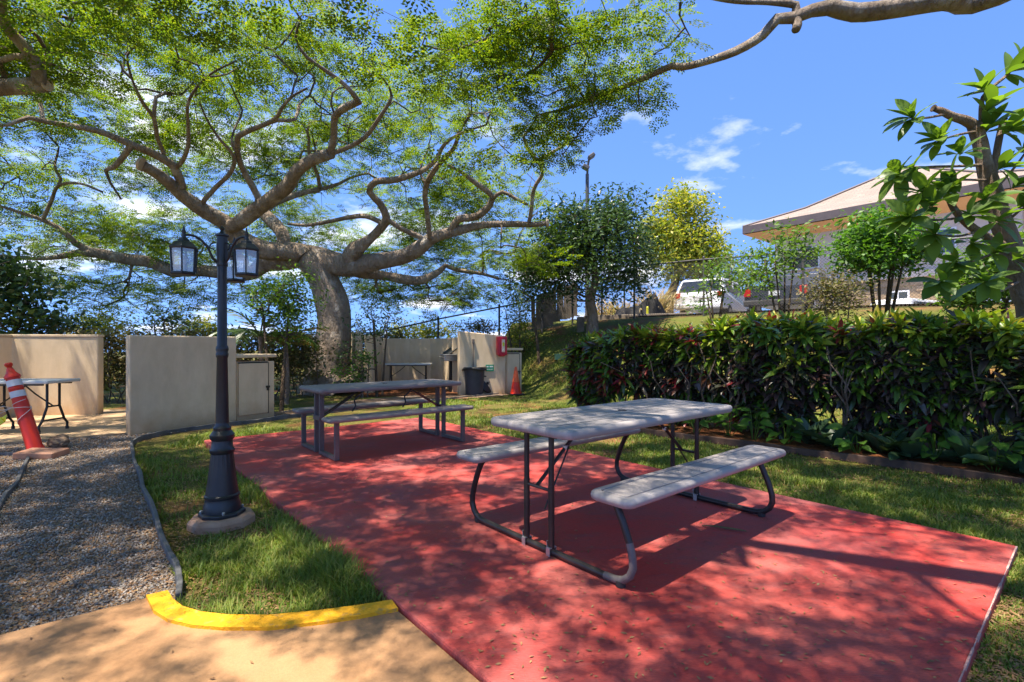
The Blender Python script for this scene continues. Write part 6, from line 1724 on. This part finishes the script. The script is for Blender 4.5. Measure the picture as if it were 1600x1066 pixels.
# ------------------------------------------------------------------ large-leaved tree at the right
base = np.array((6.15, 5.95, .1))
T = Tree(77)
T.chain([(6.3, 5.9, -.1, .20)] + [P4(*q) for q in [(1612, 500, 5.95, 16.9), (1600, 460, 5.95, 16.2), (1583, 400, 5.95, 14.8), (1563, 345, 5.95, 14.1), (1550, 300, 5.95, 12.7), (1538, 255, 5.95, 10.6), (1532, 225, 5.95, 9.9), (1522, 195, 5.95, 9.2)]], .08)
T.chain([P4(*q) for q in [(1522, 196, 5.95, 7.7), (1508, 188, 5.92, 7.4), (1488, 182, 5.9, 6.3), (1470, 173, 5.88, 4.9), (1460, 170, 5.87, 3.9)]], .05)
for L in ([(1536, 215, 5.95, 4.2), (1533, 185, 5.95, 3.5), (1536, 152, 5.93, 2.8), (1552, 135, 5.9, 2.4), (1575, 116, 5.88, 2.1), (1592, 92, 5.85, 1.2)],
          [(1550, 290, 5.95, 5.6), (1557, 240, 5.98, 4.9), (1562, 212, 6, 4.6), (1567, 188, 6, 4.2)],
          [(1578, 390, 5.95, 7), (1545, 372, 5.8, 6), (1512, 350, 5.7, 5.6), (1490, 325, 5.65, 4.9), (1480, 300, 5.6, 3.5)],
          [(1480, 178, 5.9, 2.1), (1450, 184, 5.8, 1.8), (1425, 186, 5.75, 1.4)],
          [(1538, 258, 5.95, 2.4), (1490, 260, 5.8, 2.1), (1440, 262, 5.7, 1.8), (1405, 272, 5.65, 1.4)],
          [(1530, 205, 5.95, 2.1), (1500, 210, 5.8, 1.7), (1465, 220, 5.7, 1.4)],
          [(1545, 282, 5.95, 2.1), (1510, 281, 5.7, 1.7), (1484, 282, 5.6, 1.4)],
          [(1556, 322, 5.9, 2.3), (1500, 340, 5.6, 1.9), (1450, 344, 5.45, 1.7), (1420, 340, 5.4, 1.4)],
          [(1575, 385, 5.95, 2.1), (1530, 405, 5.7, 1.8), (1495, 412, 5.6, 1.6)],
          [(1563, 345, 5.9, 2.1), (1505, 368, 5.6, 1.7), (1460, 366, 5.5, 1.4)],
          [(1552, 300, 5.95, 2.1), (1585, 262, 5.9, 1.8), (1605, 235, 5.85, 1.4)],
          [(1566, 355, 5.95, 2.1), (1592, 330, 5.85, 1.8), (1612, 320, 5.8, 1.4)],
          [(1592, 440, 5.9, 2.1), (1560, 455, 5.6, 1.7), (1540, 440, 5.5, 1.4)]):
    T.chain([P4(*q) for q in L], .06)
root = thing('plumeria_tree', 'tree with large leathery leaf rosettes at the right edge', 'tree', base)
a_ = T.tubes(lambda i: True, 12, .06); np_mesh('trunk', a_[0] - base, a_[1], M['bark_p'], root, True)
for (px_, py_, Y_, r_, d_) in ((1459, 169.5, 5.87, 5.4, (-1, 0, .3)), (1567, 187, 6.0, 5.8, (.1, 0, 1))):
    p = at(px_, py_, Y_) - Vector(base); d = Vector(d_).normalized(); mb = MB(); mb.tube([p, p + d * .012], r_ / F * Y_, 10); mb.build('cut_end', M['bark_d'], root)
# one big leaf: blade with a fold along the midrib and a curved tip
def big_leaf_mesh(name, mat, L=1.0, W=.17, K=7, bend=.25, fold=.35):
    vs, fs = [], []
    for k_ in range(K + 1):
        t = k_ / K; w_ = W * (math.sin(math.pi * min(1, t ** 1.15 * .98 + .02)) ** .8) if k_ < K else 0.0
        x, z = t * L, -bend * t * t * L
        vs += [(x, -w_, z + fold * w_), (x, 0, z), (x, w_, z + fold * w_)]
        if k_:
            b = 3 * k_; fs += [(b - 3, b, b + 1, b - 2), (b - 2, b + 1, b + 2, b - 1)]
    me = bpy.data.meshes.new(name); me.from_pydata(vs, [], fs); me.polygons.foreach_set('use_smooth', np.ones(len(fs), bool)); me.materials.append(mat)
    return me
leaf_me = [big_leaf_mesh('leaf', M['lf_big'], 1, .20, 7, b_, f_) for b_, f_ in ((.20, .3), (.38, .2), (.05, .4))]
rng = np.random.default_rng(17)
def place_leaf(me, p, d, up, size, parent, off):
    o = link(bpy.data.objects.new('leaf', me)); o.parent = parent
    R = frame(np.array([d]), np.array([up]))[0]
    m4 = Matrix([list(R[0]) + [0], list(R[1]) + [0], list(R[2]) + [0], [0, 0, 0, 1]]) @ Matrix.Diagonal((size, size, size, 1)); m4.translation = Vector(p) - Vector(off)
    o.matrix_local = m4
    return o
cnt = 0
for (px_, py_, Y_, n_, ax) in ((1424, 184, 5.75, 13, (-.9, -.3, .25)), (1536, 140, 5.92, 11, (-.7, -.3, .5)), (1578, 112, 5.87, 10, (.5, -.3, .4)), (1594, 96, 5.85, 6, (.6, -.2, .7)), (1466, 219, 5.7, 12, (-.7, -.5, .3)), (1426, 262, 5.68, 8, (-.5, -.4, -.2)), (1404, 272, 5.64, 10, (-.7, -.4, -.25)), (1484, 281, 5.6, 9, (-.6, -.5, .2)),
                             (1545, 200, 5.9, 10, (.2, -.5, .8)), (1575, 205, 5.9, 9, (.6, -.5, .4)), (1604, 234, 5.85, 8, (.5, -.4, .4)), (1420, 340, 5.4, 14, (-.8, -.4, .1)), (1494, 411, 5.6, 12, (-.5, -.6, -.1)), (1460, 366, 5.5, 12, (-.6, -.6, .1)), (1540, 310, 5.6, 9, (-.3, -.8, .2)), (1480, 298, 5.55, 9, (-.5, -.4, .5)),
                             (1600, 322, 5.8, 8, (.2, -.6, .2)), (1540, 440, 5.5, 9, (-.4, -.7, .1)), (1520, 380, 5.55, 8, (-.3, -.8, .0)), (1568, 262, 5.75, 8, (.2, -.8, .2)), (1455, 320, 5.45, 9, (-.5, -.5, .4)), (1500, 240, 5.7, 8, (-.4, -.6, .3)), (1515, 335, 5.5, 9, (-.2, -.8, .3)), (1560, 345, 5.6, 8, (.1, -.9, .1)), (1555, 395, 5.6, 8, (.0, -.9, .2)), (1470, 440, 5.5, 8, (-.5, -.6, .0)), (1590, 405, 5.7, 8, (.2, -.8, .1)), (1590, 290, 5.7, 7, (.4, -.7, .3)), (1440, 300, 5.5, 8, (-.6, -.4, .2)), (1545, 170, 5.85, 7, (.0, -.6, .7))):
    p = np.array(at(px_, py_, Y_)); ax = np.array(ax, float); ax /= np.linalg.norm(ax)
    e1 = np.cross(ax, [0, 0, 1.0]); e1 /= np.linalg.norm(e1); e2 = np.cross(ax, e1)
    for i in range(n_):
        a = 2.4 * i + rng.uniform(-.3, .3); opn = .35 + .75 * (i / n_) + rng.normal(0, .1)
        d = ax * math.cos(opn) + (e1 * math.cos(a) + e2 * math.sin(a)) * math.sin(opn); d[2] -= .12
        up = ax * .6 + np.array([0, 0, .9]) + rng.normal(0, .2, 3)
        place_leaf(leaf_me[rng.integers(3)], p - ax * .015 * i / n_ * 4, d, up, rng.uniform(.22, .36), root, base); cnt += 1


# ------------------------------------------------------------------ croton hedge and the plants under it
rng = np.random.default_rng(29)
hroot = thing('croton_hedge', 'long dark croton hedge with yellow-green and red new leaves', 'hedge', dt(7.4, .8, .05))
hoff = np.array(hroot.location)
stem = MB()
ros = []        # rosettes: position, axis, height fraction
def htop(t): return np.interp(t, [-4.5, -1.5, 0, 2.0, 4.5, 5.6], [1.30, 1.32, 1.38, 1.50, 1.36, 1.22]) + .05 * math.sin(t * 3.1) + .035 * math.sin(t * 7.7)
N = 2700
for i in range(N):
    t = rng.uniform(-4.3, 5.45); zt_ = htop(t)
    face_ = rng.random()
    if face_ < .50:   # front face
        d = 6.95 + .10 * math.sin(t * 2.3) + .07 * math.sin(t * 5.1) + abs(rng.normal(0, .10)); z = .16 + (zt_ - .19) * rng.random() ** .9
        if z < .6: d += .14
        ax = np.array([-.7071, -.7071, .45 + rng.normal(0, .25)])
    elif face_ < .80:  # top
        d = rng.uniform(6.98, 8.0); z = zt_ - abs(rng.normal(0, .07)); ax = np.array([rng.normal(-.15, .35), rng.normal(-.15, .35), 1.0])
    elif face_ < .87:  # left end
        t = 5.35 + abs(rng.normal(0, .1)); d = rng.uniform(6.98, 7.95); z = .25 + (htop(5.4) - .25) * rng.random(); ax = np.array([-.7071, .7071 - 1.2, .4])
    else:
        d = rng.uniform(7.15, 7.95); z = .2 + (zt_ - .2) * rng.random(); ax = np.array([rng.normal(0, .5), rng.normal(-.2, .5), .6])
    # see-through gaps low down
    if z < .45 and math.sin(t * 4.3 + 1) > .6 and d < 7.5: continue
    p = np.array(dt(d, t, z)); ros.append((p, ax / np.linalg.norm(ax), (z - .3) / (zt_ - .3), t, d))
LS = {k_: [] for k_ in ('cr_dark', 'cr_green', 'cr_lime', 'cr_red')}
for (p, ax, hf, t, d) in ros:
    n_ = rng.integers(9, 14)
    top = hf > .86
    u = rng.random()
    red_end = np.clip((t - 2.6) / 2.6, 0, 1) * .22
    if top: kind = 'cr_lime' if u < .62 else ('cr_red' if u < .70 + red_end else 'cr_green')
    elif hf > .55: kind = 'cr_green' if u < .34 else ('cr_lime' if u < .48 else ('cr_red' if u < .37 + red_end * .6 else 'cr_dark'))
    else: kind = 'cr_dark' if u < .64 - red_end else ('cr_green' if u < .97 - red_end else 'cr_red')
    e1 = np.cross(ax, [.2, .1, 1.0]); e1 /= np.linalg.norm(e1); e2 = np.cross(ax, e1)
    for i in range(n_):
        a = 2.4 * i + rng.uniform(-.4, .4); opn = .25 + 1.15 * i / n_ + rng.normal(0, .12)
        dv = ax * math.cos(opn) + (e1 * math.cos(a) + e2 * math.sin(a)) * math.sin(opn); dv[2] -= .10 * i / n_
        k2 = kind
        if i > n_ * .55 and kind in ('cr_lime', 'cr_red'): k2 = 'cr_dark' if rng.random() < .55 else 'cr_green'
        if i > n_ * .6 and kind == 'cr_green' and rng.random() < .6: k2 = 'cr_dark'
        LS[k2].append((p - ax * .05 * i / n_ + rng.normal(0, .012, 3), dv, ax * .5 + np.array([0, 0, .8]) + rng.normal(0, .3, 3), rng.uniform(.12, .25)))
# template: lance-shaped croton leaf, folded and bent back
def lance(W=.125, bend=.30, fold=.5, K=5):
    vs, fs = [], []
    for k_ in range(K + 1):
        t_ = k_ / K; w_ = W * math.sin(math.pi * (t_ * .92 + .06)) ** .75 if k_ < K else .004
        vs += [(t_, -w_, -bend * t_ * t_ + fold * w_), (t_, 0, -bend * t_ * t_), (t_, w_, -bend * t_ * t_ + fold * w_)]
        if k_: b = 3 * k_; fs += [(b - 3, b, b + 1, b - 2), (b - 2, b + 1, b + 2, b - 1)]
    return np.array(vs), np.array(fs)
LV, LQ_ = lance(); LV2, LQ2 = lance(.14, .55, .35)
single = []
for k_, L in LS.items():
    P_ = np.array([q[0] for q in L]); D_ = np.array([q[1] for q in L]); N_ = np.array([q[2] for q in L]); S_ = np.array([q[3] for q in L])
    # the leaves that show largest become objects of their own
    sc_ = S_ / np.linalg.norm(P_ - np.array([0, 0, CH]), axis=1)
    dcoord = (P_[:, 0] + P_[:, 1]) * .7071
    sc_ = np.where(((dcoord < 7.05) | (P_[:, 2] > 1.36)) & (P_[:, 0] / P_[:, 1] < 1.05), sc_, 0)
    quota = {'cr_dark': 120, 'cr_green': 85, 'cr_lime': 70, 'cr_red': 25}[k_]
    big = np.argsort(-sc_)[:quota]
    rest = np.ones(len(P_), bool); rest[big] = False
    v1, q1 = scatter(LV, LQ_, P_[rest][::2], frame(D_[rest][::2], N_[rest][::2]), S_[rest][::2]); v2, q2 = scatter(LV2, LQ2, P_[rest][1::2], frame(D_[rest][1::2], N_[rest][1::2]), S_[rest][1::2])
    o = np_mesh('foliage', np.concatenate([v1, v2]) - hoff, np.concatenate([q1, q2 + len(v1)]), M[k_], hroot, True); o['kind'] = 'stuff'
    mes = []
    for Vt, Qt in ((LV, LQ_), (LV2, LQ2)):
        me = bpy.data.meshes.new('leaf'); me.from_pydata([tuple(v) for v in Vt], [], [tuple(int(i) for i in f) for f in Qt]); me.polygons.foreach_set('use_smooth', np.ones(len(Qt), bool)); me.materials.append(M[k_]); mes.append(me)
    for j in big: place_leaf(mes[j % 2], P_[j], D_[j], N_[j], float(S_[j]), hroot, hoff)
for i in range(150):
    t = rng.uniform(-4.2, 5.4); d = rng.uniform(7.15, 7.8); b = np.array(dt(d, t, .03)); pts = [b]
    for j in range(5): pts.append(pts[-1] + np.array([rng.normal(-.03, .07), rng.normal(-.03, .07), (htop(t) - .12) / 5 * rng.uniform(.8, 1.05)]))
    stem.tube([tuple(q_ - hoff) for q_ in pts], [.019, .016, .013, .010, .007, .004], 6)
    q0 = pts[2]; stem.tube([tuple(q0 - hoff), tuple(q0 + np.array([rng.normal(-.1, .08), rng.normal(-.1, .08), .18]) - hoff), tuple(q0 + np.array([rng.normal(-.2, .12), rng.normal(-.2, .12), .42]) - hoff)], [.010, .008, .004], 5)
o = stem.build('stems', M['bark_p'], hroot, True); o['kind'] = 'stuff'

# plants in front of the hedge
def ordinal(i): return ['first', 'second', 'third', 'fourth', 'fifth', 'sixth', 'seventh', 'eighth', 'ninth', 'tenth', 'eleventh', 'twelfth', 'thirteenth', 'fourteenth'][i]
heart = bpy.data.meshes.new('leaf')
hv = [(0, 0, 0), (.02, -.22, .05), (.3, -.36, .07), (.65, -.24, .0), (1, 0, -.14), (.65, .24, 0), (.3, .36, .07), (.02, .22, .05), (.35, 0, -.02), (.68, 0, -.06)]
heart.from_pydata(hv, [], [(0, 1, 2, 8), (8, 2, 3, 9), (9, 3, 4), (9, 4, 5), (8, 9, 5, 6), (0, 8, 6, 7)]); heart.polygons.foreach_set('use_smooth', np.ones(6, bool)); heart.materials.append(M['lf_lush'])
spots = [(6.68, 4.2, 12), (6.62, 3.8, 16), (6.72, 3.45, 18), (6.62, 3.05, 18), (6.74, 2.65, 16), (6.62, 2.3, 12), (6.70, 1.95, 12), (6.62, 1.2, 10), (6.72, .55, 12), (6.6, .1, 10)]
for i, (d, t, n_) in enumerate(spots):
    b = dt(d, t, .012); root = thing('vine_plant', 'low green heart-leaved plant under the croton hedge, %s from its far end' % ordinal(i), 'plant', b, 0, 'heart-leaved plants under the hedge')
    mb = MB()
    for j in range(n_):
        a = rng.uniform(0, 2 * math.pi); r_ = rng.uniform(.03, .20); h_ = rng.uniform(.05, .30) + (.08 if i < 6 else 0)
        tip = np.array([math.cos(a) * r_, math.sin(a) * r_, h_]); dv = np.array([math.cos(a) - .6, math.sin(a) - .6, rng.normal(-.25, .2)])
        place_leaf(heart, tip, dv, np.array([-.35, -.35, 1.0]) + rng.normal(0, .2, 3), rng.uniform(.10, .17), root, (0, 0, 0))
        mb.tube([(tip[0] * .2, tip[1] * .2, 0), tuple(tip * np.array([.7, .7, .8])), tuple(tip)], .004, 4)
    mb.build('stems', M['lf_green'], root)
strap = bpy.data.meshes.new('leaf')
sv_, sf_ = lance(.20, .10, .55, 6); strap.from_pydata([tuple(v) for v in sv_], [], [tuple(int(q_) for q_ in f) for f in sf_]); strap.polygons.foreach_set('use_smooth', np.ones(len(sf_), bool)); strap.materials.append(M['snake'])
spots = [(6.85, 1.75, 9), (6.75, 1.45, 10), (6.85, 1.0, 11), (6.72, .75, 9), (6.80, .30, 12), (6.66, -.05, 11), (6.85, -.30, 12), (6.62, -.50, 12), (6.75, -.85, 13), (6.60, -1.15, 12), (6.85, -1.45, 12), (6.65, -1.8, 12)]
for i, (d, t, n_) in enumerate(spots):
    b = dt(d, t, .012); root = thing('strap_plant', 'grey-green strap-leaved clump under the croton hedge, %s from the far side' % ordinal(i), 'plant', b, 0, 'strap-leaved clumps under the hedge')
    for j in range(n_):
        a = 2.4 * j + rng.uniform(-.3, .3); el = rng.uniform(.15, 1.25); dv = np.array([math.cos(a) * math.cos(el) - .25, math.sin(a) * math.cos(el) - .25, math.sin(el)])
        place_leaf(strap, np.array([math.cos(a), math.sin(a), 0]) * .03, dv, np.array([-math.cos(a) * .5, -math.sin(a) * .5, 1.0]) + rng.normal(0, .15, 3), rng.uniform(.28, .46), root, (0, 0, 0))
# fallen branch sticks in the bed
